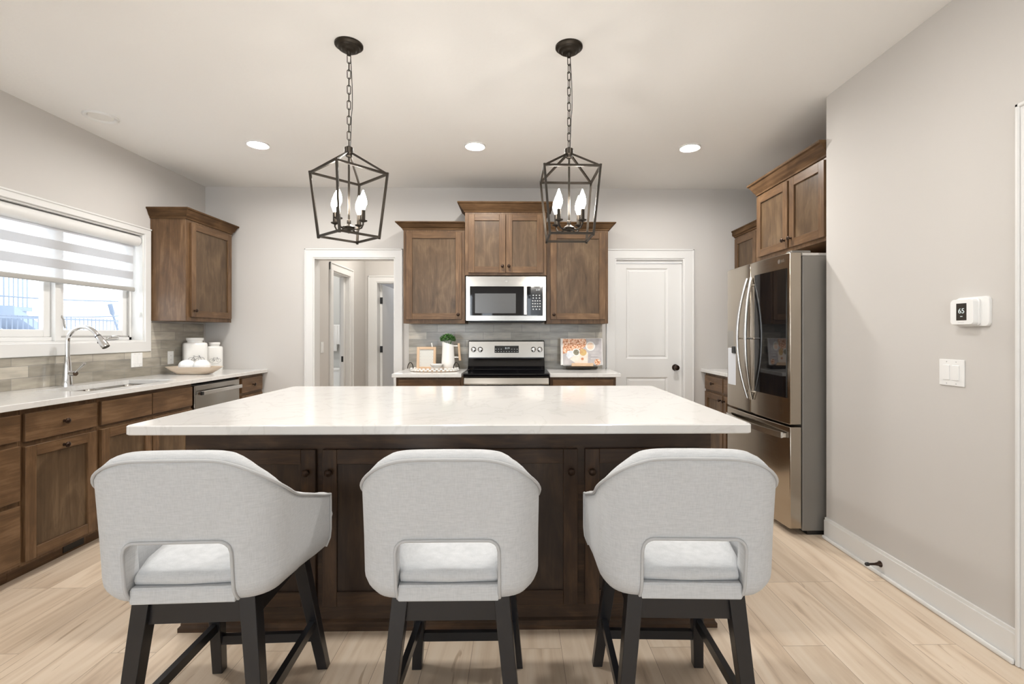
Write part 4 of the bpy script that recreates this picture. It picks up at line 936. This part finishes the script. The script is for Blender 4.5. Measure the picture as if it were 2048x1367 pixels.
# ------------------------------------------------------------------ lantern pendants
def pendant(label, x, y, rot, crot):
    t = thing('pendant_light', label, 'pendant light', (x, y, CH), 'lantern pendants over the island')
    mb = MB(); mb.lathe([(0.070, CH), (0.070, CH - 0.008), (0.062, CH - 0.014), (0.056, CH - 0.016), (0.052, CH - 0.024), (0.038, CH - 0.027), (0.033, CH - 0.036), (0.014, CH - 0.039), (0.010, CH - 0.055)], (x, y, 0), 'z', 32); mb.build('canopy', 'black_metal', t, smooth=35)
    z1, z0 = CH - 0.055, 2.225; nl = 12; h = (z1 - z0) / nl; mb = MB()
    for k in range(nl):
        zc = z1 - h * (k + 0.5); a = R(25) if k % 2 == 0 else R(115); hl = h * 0.5 + 0.0035; rw = 0.0085; pts = []
        for i in range(16):
            th = 2 * math.pi * i / 16; u = rw * math.cos(th); v = rw * math.sin(th) + (hl - rw) * (1 if math.sin(th) >= 0 else -1)
            pts.append((x + u * math.cos(a), y + u * math.sin(a), zc + v))
        mb.tube(pts, 0.0021, 6, closed=True)
    ch = mb.build('chain', 'black_metal', t, smooth=60)
    mb = MB(); mb.tube([(x + 0.006 + 0.010 * math.sin(math.pi * k / 12) * (1 if k < 8 else 0.6), y + 0.004, z1 + 0.01 - (z1 - z0 + 0.01) * k / 12) for k in range(13)], 0.0019, 6); mb.build('cord', 'black_plastic', ch, smooth=60)
    mb = MB(); mb.lathe([(0.006, 2.232), (0.022, 2.222), (0.022, 2.196), (0.016, 2.190), (0.016, 2.178), (0.010, 2.174)], (x, y, 0), 'z', 20); mb.build('hub', 'black_metal', t, smooth=40)
    ZT, ZB, ht, hb = 2.092, 1.768, 0.137, 0.108
    cs = lambda hh, z: [Vector((x + hh * math.sqrt(2) * math.cos(R(225 + 90 * k) + rot), y + hh * math.sqrt(2) * math.sin(R(225 + 90 * k) + rot), z)) for k in range(4)]
    top, bot = cs(ht, ZT), cs(hb, ZB); q = 0.0052
    mb = MB()
    for k in range(4):
        mb.tube([top[k], top[(k + 1) % 4]], q, square=True).tube([bot[k], bot[(k + 1) % 4]], q, square=True)
        ex = (bot[k] - top[k]).normalized(); mb.tube([top[k] - ex * 0.008, bot[k] + ex * 0.010], q * 1.05, square=True)
        mb.tube([Vector((x, y, 2.195)) + (top[k] - Vector((x, y, ZT))).normalized() * 0.016, top[k]], q * 0.9, square=True)
    mb.build('lantern_frame', 'black_metal', t)
    mb = MB(); mb.tube([(x, y, 2.18), (x, y, 1.845)], 0.0055, 10); mb.lathe([(0.004, 1.785), (0.010, 1.79), (0.010, 1.80), (0.030, 1.806), (0.034, 1.816), (0.018, 1.826), (0.010, 1.832), (0.010, 1.85), (0.007, 1.856)], (x, y, 0), 'z', 20); stem = mb.build('stem', 'black_metal', t, smooth=40)
    for k in range(4):
        a = R(225 + 90 * k) + crot; dx, dy = math.cos(a), math.sin(a); rr = 0.084; px, py = x + rr * dx, y + rr * dy
        mb = MB(); mb.tube([(x + 0.024 * dx, y + 0.024 * dy, 1.812), (x + 0.05 * dx, y + 0.05 * dy, 1.802), (x + 0.074 * dx, y + 0.074 * dy, 1.808), (px, py, 1.826), (px, py, 1.842)], 0.0045, 8)
        mb.lathe([(0.006, 1.836), (0.020, 1.842), (0.021, 1.846), (0.010, 1.848)], (px, py, 0), 'z', 16); arm = mb.build('candle_arm', 'black_metal', t, smooth=40)
        mb = MB(); mb.lathe([(0.0105, 1.846), (0.0105, 1.898), (0.008, 1.900)], (px, py, 0), 'z', 14); mb.build('candle_sleeve', 'black_metal', arm, smooth=40)
        mb = MB(); mb.lathe([(0.008, 1.900), (0.012, 1.912), (0.0185, 1.930), (0.0185, 1.945), (0.0145, 1.965), (0.007, 1.985), (0.0015, 2.0)], (px, py, 0), 'z', 14); mb.build('candle_bulb', 'bulb', arm, smooth=60)
    return t
pendant('left black lantern pendant turned with one corner forward', -0.859, 2.468, R(48), R(27.6))
pendant('right black lantern pendant with a flat side facing the stools', 0.268, 2.468, R(1), R(2))

# ------------------------------------------------------------------ recessed ceiling lights
def can(label, x, y, r, lit=True):
    t = thing('recessed_light', label, 'ceiling light', (x, y, CH), 'recessed lights' if lit else None)
    mb = MB(); mb.lathe([(r, CH), (r, CH - 0.006), (r * 0.93, CH - 0.012), (r * 0.80, CH - 0.009), (r * 0.72, CH - 0.002), (r * 0.72, CH)], (x, y, 0), 'z', 36, caps=False); mb.build('trim_ring', 'trim', t, smooth=50)
    mb = MB(); mb.lathe([(r * 0.72, CH - 0.001), (r * 0.71, CH - 0.003)], (x, y, 0), 'z', 32); mb.build('lens', 'can_glow' if lit else 'ceramic', t)
can('lit recessed light nearest the sink window', -2.016, 3.77, 0.083)
can('lit recessed light in the middle, between the two pendants', -0.329, 3.775, 0.083)
can('lit recessed light nearest the refrigerator', 1.369, 3.78, 0.083)
can('unlit round white ceiling light above the sink', -2.83, 3.31, 0.098, False)

# ------------------------------------------------------------------ right wall details
th = thing('thermostat', 'white wall thermostat reading 65 above the light switch', 'thermostat', (RX, 1.995, 1.365))
mb = MB(); mb.loops([[(RX - d, 1.995 + p * k, 1.365 + q * k) for p, q in rrect(0.075, 0.062, 0.018)] for d, k in ((0, 1), (0.008, 1), (0.011, 0.97))]); mb.build('wall_plate', 'white_plastic', th, smooth=40)
mb = MB(); mb.loops([[(RX - d, 2.012 + p * k, 1.364 + q * k) for p, q in rrect(0.054, 0.054, 0.014)] for d, k in ((0.010, 1.06), (0.018, 1.06), (0.020, 1.0), (0.036, 1.0), (0.040, 0.96))]); by = mb.build('body', 'white_plastic', th, smooth=40)
M['screen'] = plain('dark_screen', (0.045, 0.038, 0.032), 0.2)
mb = MB(); mb.box(RX - 0.0412, RX - 0.0395, 1.989, 2.035, 1.329, 1.401); sc = mb.build('screen', 'screen', by)
text('65', 0.030, 'digits', sc, (RX - 0.0414, 2.011, 1.368), (R(90), 0, R(-90)), 'temperature_digits')
mb = MB(); mb.box(RX - 0.0418, RX - 0.0411, 2.006, 2.016, 1.344, 1.347); mb.build('status_mark', 'digits', sc)
mb = MB(); mb.box(RX - 0.0405, RX - 0.0398, 2.0, 2.028, 1.319, 1.3205); mb.build('maker_mark', 'key_print', by)
sw = thing('light_switch', 'double white rocker switch plate below the thermostat', 'light switch', (RX, 2.097, 1.1)); plate(sw, 'W', RX, 2.097, 1.1, 2, 'switch', 0.122)
ds = thing('door_stop', 'small dark bronze door stop on the white baseboard', 'door stop', (RX - 0.015, 2.50, 0.075))
mb = MB(); mb.lathe([(0.016, 0), (0.016, 0.004), (0.010, 0.012), (0.0065, 0.03), (0.006, 0.062), (0.008, 0.066)], (RX - 0.0145, 2.50, 0.06), '-x', 16); mb.build('stem', 'bronze', ds, smooth=40)
mb = MB(); mb.lathe([(0.0095, 0.064), (0.0095, 0.076), (0.007, 0.080)], (RX - 0.0145, 2.50, 0.06), '-x', 16); mb.build('rubber_tip', 'black_plastic', ds, smooth=40)

# ------------------------------------------------------------------ hall and bathroom
hs = thing('light_switch', 'white single switch on the hall wall inside the opening', 'light switch', (HX, 5.14, 1.13)); plate(hs, 'E', HX, 5.15, 1.13, 1)
tb = thing('towel_bar', 'dark metal towel bar on the bathroom wall', 'towel bar', (-2.72, 7.2, 1.40))
mb = MB(); mb.tube([(-2.86, 7.195, 1.40), (-2.50, 7.195, 1.40)], 0.007, 10); mb.build('rod', 'satin', tb, smooth=40)
for x in (-2.85, -2.51):
    mb = MB(); mb.tube([(x, 7.25, 1.40), (x, 7.19, 1.40)], 0.012, 12); mb.build('mount', 'satin', tb, smooth=40)
mb = MB()
for k, (dx, dz, zz) in enumerate(((0.0, 0, 1.02), (0.07, 0.0, 1.12))):
    lp = []
    for s in range(9):
        x = -2.79 + dx + 0.11 * s / 8; wv = 0.004 * math.sin(s * 2.1)
        lp.append([(x, 7.178 - wv - 0.004 * k, zz), (x, 7.178 - wv - 0.004 * k, 1.40), (x, 7.19, 1.412 + 0.001 * k), (x, 7.204, 1.40), (x, 7.206, zz + 0.05), (x, 7.201, zz + 0.05), (x, 7.199, 1.40), (x, 7.19, 1.408), (x, 7.184, 1.40), (x, 7.184 - wv, zz)])
    mb.loops(lp)
tag(mb.build('towel', 'cloth_white', smooth=50, loc=(-2.75, 7.19, 1.1)), 'white towel hanging on the bathroom towel bar', 'towel')
tl = thing('toilet', 'white toilet partly visible through the hall bathroom doorway', 'toilet', (-2.62, 6.9, 0))
mb = MB(); mb.loops([rrect(hx, hy, 0.03, z, (-2.62, 7.11)) for hx, hy, z in ((0.19, 0.085, 0.38), (0.205, 0.095, 0.50), (0.215, 0.10, 0.735))]); mb.build('tank', 'ceramic', tl, smooth=40)
mb = MB(); mb.loops([rrect(hx, hy, 0.03, z, (-2.62, 7.11)) for hx, hy, z in ((0.22, 0.108, 0.736), (0.225, 0.112, 0.745), (0.225, 0.112, 0.765), (0.215, 0.10, 0.775))]); mb.build('tank_lid', 'ceramic', tl, smooth=40)
mb = MB(); mb.lathe([(0.11, 0.0), (0.10, 0.10), (0.12, 0.22), (0.175, 0.36), (0.185, 0.40), (0.15, 0.405)], (-2.62, 6.82, 0), 'z', 28, sy=1.25); mb.build('bowl', 'ceramic', tl, smooth=40)
mb = MB(); mb.lathe([(0.18, 0.406), (0.19, 0.412), (0.19, 0.425), (0.17, 0.432)], (-2.62, 6.82, 0), 'z', 28, sy=1.25); mb.build('seat', 'ceramic', tl, smooth=40)

# ------------------------------------------------------------------ things on the left counter
def canister(label, x, y, w, h, ang):
    t = thing('canister', label, 'canister', (x, y, CT), 'bicycle canisters')
    hw = w / 2
    mb = MB(); r = hw * 0.45
    mb.loops([rrect(a * hw, a * hw, r * a, CT + z, (x, y)) for a, z in ((0.95, 0), (1, 0.006), (1, h * 0.80), (0.97, h * 0.835), (0.86, h * 0.86))]); mb.build('jar', 'ceramic', t, smooth=40)
    mb = MB(); mb.lathe([(hw * 0.66, CT + h * 0.858), (hw * 0.66, CT + h * 0.915), (hw * 0.74, CT + h * 0.92), (hw * 0.76, CT + h * 0.985), (hw * 0.72, CT + h), (hw * 0.3, CT + h * 1.0)], (x, y, 0), 'z', 28); mb.build('lid', 'ceramic', t, smooth=40)
    mb = MB(); yf = y - hw - 0.0006; s = w / 0.14; zc = CT + h * 0.36; xo = x
    P = lambda u, v: (xo + u * s, yf, zc + v * s)
    for u in (-0.030, 0.030): mb.tube([P(u + 0.018 * math.cos(2 * math.pi * k / 18), 0.018 * math.sin(2 * math.pi * k / 18)) for k in range(18)], 0.0011 * s, 5, closed=True)
    for a, b in (((-0.03, 0), (-0.006, 0.002)), ((-0.03, 0), (-0.016, 0.020)), ((-0.016, 0.020), (-0.006, 0.002)), ((-0.016, 0.022), (0.020, 0.024)), ((-0.006, 0.002), (0.020, 0.022)), ((0.030, 0), (0.018, 0.030)), ((-0.018, 0.028), (-0.008, 0.028)), ((0.012, 0.031), (0.020, 0.030)), ((-0.004, 0.0), (-0.010, -0.006))): mb.tube([P(*a), P(*b)], 0.0013 * s, 5)
    for k in range(8): mb.box(xo + (-0.030 + k * 0.0078) * s, xo + (-0.0255 + k * 0.0078) * s, yf, yf + 0.0006, zc - 0.034 * s, zc - 0.031 * s)
    mb.build('bicycle_print', 'grey_print', t)
    t.rotation_euler = (0, 0, R(ang)); return t
canister('taller white ceramic canister with bicycle print, nearest the outlet', -3.0, 4.52, 0.185, 0.318, 40)
canister('shorter white ceramic canister with bicycle print, nearest the back wall', -2.945, 4.715, 0.135, 0.272, 40)
bwl = thing('dough_bowl', 'long whitewashed wooden dough bowl holding two white balls', 'bowl', (-2.83, 4.26, CT))
mb = MB(); lp = []
for hx, hy, z in ((0.11, 0.05, 0.0), (0.14, 0.065, 0.006), (0.19, 0.082, 0.035), (0.232, 0.095, 0.066), (0.220, 0.086, 0.066), (0.18, 0.072, 0.038), (0.13, 0.056, 0.014), (0.06, 0.03, 0.012)): lp.append(rrect(hx, hy, min(hx, hy) * 0.9, CT + z, (-2.83, 4.26)))
mb.loops(lp, g=0); mb.build('bowl', 'whitewash', bwl, smooth=40)
M['ball_white'] = plain('matte_white', (0.86, 0.86, 0.86), 0.6, bump=(40, 0.3, 0.003))
def ball(label, x, y):
    mb = MB(); lp = []
    for k in range(13):
        ph = math.pi * k / 12; lp.append([(x + (0.064 * math.sin(ph) * (1 + 0.025 * math.cos(10 * a)) + 1e-5) * math.cos(a), y + (0.064 * math.sin(ph) * (1 + 0.025 * math.cos(10 * a)) + 1e-5) * math.sin(a), CT + 0.072 - 0.056 * math.cos(ph)) for a in [2 * math.pi * i / 40 for i in range(40)]])
    mb.loops(lp); tag(mb.build('decorative_ball', 'ball_white', smooth=60, loc=(x, y, CT + 0.02)), label, 'ball', 'white balls in the dough bowl')
ball('white ribbed ball in the left half of the dough bowl', -2.895, 4.26)
ball('white ribbed ball in the right half of the dough bowl', -2.765, 4.26)

# ------------------------------------------------------------------ things left of the range
tx, ty = -0.772, 4.52; TA, TB = 0.222, 0.135
tr = thing('tray', 'oval whitewashed bead tray with black loop handles left of the range', 'tray', (tx, ty, CT2))
ell = lambda k, a=TA, b=TB, z=0: (tx + a * math.cos(k), ty + b * math.sin(k), z)
mb = MB(); mb.loops([[ell(2 * math.pi * i / 48, TA - d, TB - d, CT2 + z) for i in range(48)] for d, z in ((0.012, 0), (0.004, 0.003), (0.004, 0.010))], g=0); mb.build('base', 'pale_wood', tr)
mb = MB()
for row in range(2):
    for i in range(34):
        a = 2 * math.pi * (i + 0.5 * row) / 34; p = ell(a); r = bmesh.ops.create_uvsphere(mb.bm, u_segments=10, v_segments=6, radius=1)
        tang = math.atan2(TB * math.cos(a), -TA * math.sin(a))
        for v in r['verts']:
            lx, ly, lz = v.co.x * 0.0165, v.co.y * 0.007, v.co.z * 0.0075
            v.co = (p[0] + lx * math.cos(tang) - ly * math.sin(tang), p[1] + lx * math.sin(tang) + ly * math.cos(tang), CT2 + 0.012 + row * 0.014 + lz)
mb.build('bead_rim', 'ceramic', tr, smooth=60)
for s in (-1, 1):
    mb = MB(); hx = tx + s * (TA - 0.012); mb.tube([(hx + 0.028 * math.cos(R(a)) * 0.9, ty - 0.07 + 0.01 * s, CT2 + 0.03 + 0.055 * max(math.sin(R(a)), 0)) for a in range(0, 181, 15)], 0.0045, 8); mb.build('handle', 'black_metal', tr, smooth=60)
pf = thing('picture_frame', 'small tan picture frame with dotted print leaning at the back of the tray', 'picture frame', (-0.862, 4.585, CT2 + 0.011))
fx0, fx1, fz0, fz1, fyy = -0.955, -0.773, CT2 + 0.013, CT2 + 0.226, 4.575
mb = MB(); b_ = 0.024
mb.box(fx0, fx0 + b_, fyy, fyy + 0.018, fz0, fz1, 0.002).box(fx1 - b_, fx1, fyy, fyy + 0.018, fz0, fz1, 0.002).box(fx0 + b_, fx1 - b_, fyy, fyy + 0.0178, fz0, fz0 + b_, 0.002).box(fx0 + b_, fx1 - b_, fyy, fyy + 0.0178, fz1 - b_, fz1, 0.002); mb.build('frame', 'pale_wood', pf)
M['print_pale'] = plain('pale_print', (0.68, 0.68, 0.64), 0.6); M['print_dots'] = plain('print_dots', (0.40, 0.41, 0.40), 0.7)
mb = MB(); mb.box(fx0 + b_, fx1 - b_, fyy + 0.008, fyy + 0.014, fz0 + b_, fz1 - b_); pr = mb.build('print', 'print_pale', pf)
mb = MB()
for i in range(9):
    for j in range(11):
        u = fx0 + 0.034 + i * 0.0142 + (0.007 if j % 2 else 0); v = fz0 + 0.036 + j * 0.0142
        if u < fx1 - 0.03: mb.box(u - 0.003, u + 0.003, fyy + 0.0074, fyy + 0.009, v - 0.002, v + 0.002)
mb.build('dots', 'print_dots', pr)
mb = MB(); mb.box(fx0 + 0.07, fx1 - 0.07, fyy + 0.018, fyy + 0.03, fz0, fz0 + 0.12); mb.build('easel_back', 'black_plastic', pf)
pf.rotation_euler = (R(-6), 0, 0)
mb = MB(); mb.tube([(-0.776, 4.628, CT2 + 0.011), (-0.800, 4.64, CT2 + 0.13), (-0.825, 4.652, CT2 + 0.262)], 0.006, 10, rads=[0.011, 0.006, 0.007]); tag(mb.build('spoon', 'ceramic', smooth=50, loc=(-0.78, 4.63, CT2 + 0.011)), 'white utensil handle leaning behind the tan picture frame', 'utensil')
def sbowl(label, x, y, z, r):
    mb = MB(); mb.lathe([(r * 0.5, z), (r * 0.52, z + 0.004), (r * 0.85, z + 0.016), (r, z + 0.034), (r * 0.95, z + 0.034), (r * 0.8, z + 0.018), (r * 0.45, z + 0.008)], (x, y, 0), 'z', 28); tag(mb.build('bowl', 'ceramic', smooth=40, loc=(x, y, z)), label, 'bowl', 'stacked white bowls')
sbowl('lower white bowl of the small stack on the tray', -0.742, 4.455, CT2 + 0.0115, 0.058)
sbowl('upper white bowl of the small stack on the tray', -0.744, 4.455, CT2 + 0.036, 0.060)
px_, py_ = -0.648, 4.53; pz = CT2 + 0.011
pt = thing('pitcher', 'tall white fluted pitcher with pale wooden handle holding a green plant', 'pitcher', (px_, py_, pz))
mb = MB(); lp = []; SG = 48
for r, h in ((0.058, 0), (0.063, 0.005), (0.062, 0.06), (0.058, 0.14), (0.054, 0.20), (0.053, 0.235)):
    ring = []
    for i in range(SG):
        a = 2 * math.pi * i / SG; rr = r * (1 + 0.012 * math.cos(16 * a)); sl = (0.5 - 0.5 * math.cos(a)) if h > 0.15 else 0
        lipx = -0.006 * max(0, -math.cos(a)) ** 6 if h > 0.23 else 0
        ring.append((px_ + rr * math.cos(a) + lipx, py_ + rr * math.sin(a), pz + h + sl * 0.032 * ((h - 0.15) / 0.085 if h > 0.15 else 0)))
    lp.append(ring)
for d, dh in ((0.004, 0.0), (0.006, -0.10)): lp.append([(px_ + (p[0] - px_) * (1 - d / 0.053), py_ + (p[1] - py_) * (1 - d / 0.053), p[2] + dh) for p in lp[5]])
mb.loops(lp); mb.build('body', 'ceramic', pt, smooth=50)
mb = MB(); mb.tube([(px_ + 0.050, py_, pz + 0.225), (px_ + 0.105, py_, pz + 0.225)], 0.006, 8).tube([(px_ + 0.056, py_, pz + 0.118), (px_ + 0.112, py_, pz + 0.118)], 0.006, 8); mb.build('handle_bracket', 'ceramic', pt, smooth=40)
mb = MB(); mb.tube([(px_ + 0.100, py_, pz + 0.25), (px_ + 0.104, py_, pz + 0.17), (px_ + 0.112, py_, pz + 0.088)], 0.0115, 12); mb.build('handle_grip', 'pale_wood', pt, smooth=40)
M['leaf'] = plain('green_leaf', (0.03, 0.105, 0.016), 0.5); M['leaf2'] = plain('light_green_leaf', (0.07, 0.19, 0.032), 0.5); M['stem_green'] = plain('green_stem', (0.07, 0.17, 0.04), 0.6)
pl_ = thing('plant', 'bushy small leaved green plant growing out of the white pitcher', 'plant', (px_, py_, pz + 0.13))
def leaves(n, mat):
    mb = MB()
    for k in range(n):
        a = random.uniform(0, 6.28); e = math.acos(random.uniform(-0.25, 1)); rr = 0.5 + 0.5 * random.random() ** 0.5
        c = Vector((px_ - 0.004 + 0.072 * rr * math.sin(e) * math.cos(a), py_ + 0.062 * rr * math.sin(e) * math.sin(a), pz + 0.285 + 0.058 * rr * math.cos(e)))
        d = Vector((random.uniform(-1, 1), random.uniform(-1, 1), random.uniform(-0.3, 1))).normalized(); s = d.cross(Vector((random.random(), random.random(), random.random()))).normalized(); nrm = s.cross(d); l = random.uniform(0.012, 0.021); w_ = l * 0.36
        v = [mb.bm.verts.new(c + p) for p in (d * -l * 0.5, s * w_ + nrm * 0.002, d * l * 0.5, s * -w_ + nrm * 0.002, nrm * -0.001)]
        for i in range(4): mb.bm.faces.new((v[i], v[(i + 1) % 4], v[4]))
    return mb
leaves(330, 'leaf').build('dark_foliage', 'leaf', pl_); leaves(170, 'leaf2').build('light_foliage', 'leaf2', pl_)
mb = MB()
for k in range(9):
    a = 2 * math.pi * k / 9; mb.tube([(px_ + 0.01 * math.cos(a), py_ + 0.01 * math.sin(a), pz + 0.14), (px_ + 0.022 * math.cos(a), py_ + 0.022 * math.sin(a), pz + 0.24), (px_ + 0.05 * math.cos(a), py_ + 0.045 * math.sin(a), pz + 0.30)], 0.0018, 5)
mb.build('stems', 'stem_green', pl_)

# ------------------------------------------------------------------ cookbook on its stand, right of the range
bx, by_, bz = 0.632, 4.66, CT2 + 0.009
sd = thing('cookbook_stand', 'white cookbook stand with pale wood ledge right of the range', 'book stand', (bx, by_, bz))
mb = MB(); mb.prism(rrect(0.190, 0.125, 0.02, None, (bx, bz + 0.155)), by_ + 0.010, by_ + 0.020, 'y'); mb.build('back_board', 'ceramic', sd)
mb = MB(); mb.box(bx - 0.105, bx + 0.105, by_ - 0.045, by_ + 0.010, bz + 0.022, bz + 0.034, 0.003, 1, 0).box(bx - 0.105, bx + 0.105, by_ - 0.052, by_ - 0.042, bz + 0.022, bz + 0.052, 0.003, 1, 0); mb.build('ledge', 'pale_wood', sd)
mb = MB(); mb.box(bx - 0.15, bx + 0.15, by_ - 0.02, by_ + 0.05, bz + 0.002, bz + 0.022).box(bx - 0.012, bx + 0.012, by_ + 0.02, by_ + 0.065, bz + 0.004, bz + 0.014); mb.build('base', 'black_metal', sd)
bk = thing('cookbook', 'open cookbook with a baking photo spread propped on the stand', 'book', (bx, by_, bz + 0.035))
mb = MB(); bw, bh = 0.203, 0.262; z0 = bz + 0.036
mb.box(bx - bw - 0.003, bx + bw + 0.003, by_ + 0.004, by_ + 0.0085, z0, z0 + bh + 0.004); mb.build('cover', 'cloth_white', bk)
mb = MB(); mb.box(bx - bw, bx - 0.001, by_ - 0.010, by_ + 0.004, z0 + 0.002, z0 + bh, 0.002).box(bx + 0.001, bx + bw, by_ - 0.010, by_ + 0.004, z0 + 0.002, z0 + bh, 0.002); pg = mb.build('pages', 'cloth_white', bk)
def printmat(name, cols, scale):
    m, nt, b = new_mat(name); tc = N(nt, 'ShaderNodeTexCoord'); v = N(nt, 'ShaderNodeTexNoise'); v.inputs['Scale'].default_value = scale; v.inputs['Detail'].default_value = 2
    L(nt, tc.outputs['Object'], v.inputs['Vector']); n = len(cols); r = ramp(nt, [(0.3 + 0.4 * i / max(n - 1, 1), c) for i, c in enumerate(cols)]); r.color_ramp.interpolation = 'LINEAR'
    L(nt, v.outputs['Fac'], r.inputs['Fac']); L(nt, r.outputs['Color'], b.inputs['Base Color']); b.inputs['Roughness'].default_value = 0.3; return m
M['pr_grey'] = printmat('printed_grey_linen', [(0.40, 0.38, 0.39), (0.55, 0.52, 0.52)], 18)
M['pr_nuts'] = printmat('printed_pastry', [(0.18, 0.06, 0.02), (0.62, 0.26, 0.12), (0.85, 0.55, 0.38), (0.92, 0.78, 0.66)], 70)
M['pr_board'] = printmat('printed_pale_board', [(0.80, 0.66, 0.55), (0.86, 0.78, 0.71)], 20)
M['pr_cream'] = printmat('printed_cream', [(0.84, 0.74, 0.62), (0.82, 0.50, 0.34)], 40)
M['pr_seed'] = printmat('printed_seeds', [(0.10, 0.09, 0.06), (0.36, 0.34, 0.25)], 120)
M['pr_apple'] = printmat('printed_apple', [(0.55, 0.20, 0.10), (0.68, 0.55, 0.22)], 22)
M['pr_cloth'] = printmat('printed_cloth', [(0.62, 0.66, 0.72), (0.80, 0.80, 0.82)], 30)
yp = by_ - 0.0102
def decal(poly, mat, lay, name='printed_photo'):
    mb = MB(); mb.prism([(bx + u, z0 + v) for u, v in poly], yp - 0.0004 * lay, yp - 0.0004 * lay + 0.0003, 'y'); return mb.build(name, mat, pg)
disc = lambda u, v, r, n=24: [(u + r * math.cos(2 * math.pi * k / n), v + r * math.sin(2 * math.pi * k / n)) for k in range(n)]
decal([(-0.185, 0.006), (0.196, 0.006), (0.196, 0.258), (-0.185, 0.258)], 'pr_grey', 1)
decal([(-0.185, 0.11), (-0.10, 0.13), (0.0, 0.15), (0.05, 0.20), (0.04, 0.258), (-0.185, 0.258)], 'pr_nuts', 2)
decal([(-0.12, 0.06), (-0.05, 0.008), (0.055, 0.008), (0.06, 0.12), (0.01, 0.155), (-0.04, 0.12)], 'pr_board', 3)
decal([(-0.152, 0.09), (-0.13, 0.06), (-0.08, 0.09), (-0.09, 0.14), (-0.14, 0.14)], 'pr_cloth', 4)
decal(disc(-0.055, 0.125, 0.038), 'ceramic', 5); decal(disc(-0.055, 0.125, 0.028), 'pr_seed', 6)
decal(disc(0.012, 0.125, 0.034), 'pr_apple', 6)
decal(disc(0.085, 0.185, 0.046), 'ceramic', 5); decal(disc(0.085, 0.185, 0.034), 'pr_cream', 6)
decal(disc(0.15, 0.03, 0.030), 'pr_nuts', 4); decal(disc(0.005, 0.06, 0.013), 'pr_apple', 6)
mb = MB()
for zz, u0, u1 in ((0.118, 0.075, 0.165), (0.092, 0.09, 0.15), (0.062, 0.085, 0.17)): mb.tube([(bx + u0 + (u1 - u0) * k / 14, yp - 0.0014, z0 + zz + 0.004 * math.sin(k * 2.3)) for k in range(15)], 0.0018, 5)
mb.build('printed_script', 'ceramic', pg)
for o in (sd, bk): o.rotation_euler = (R(-9), 0, 0)
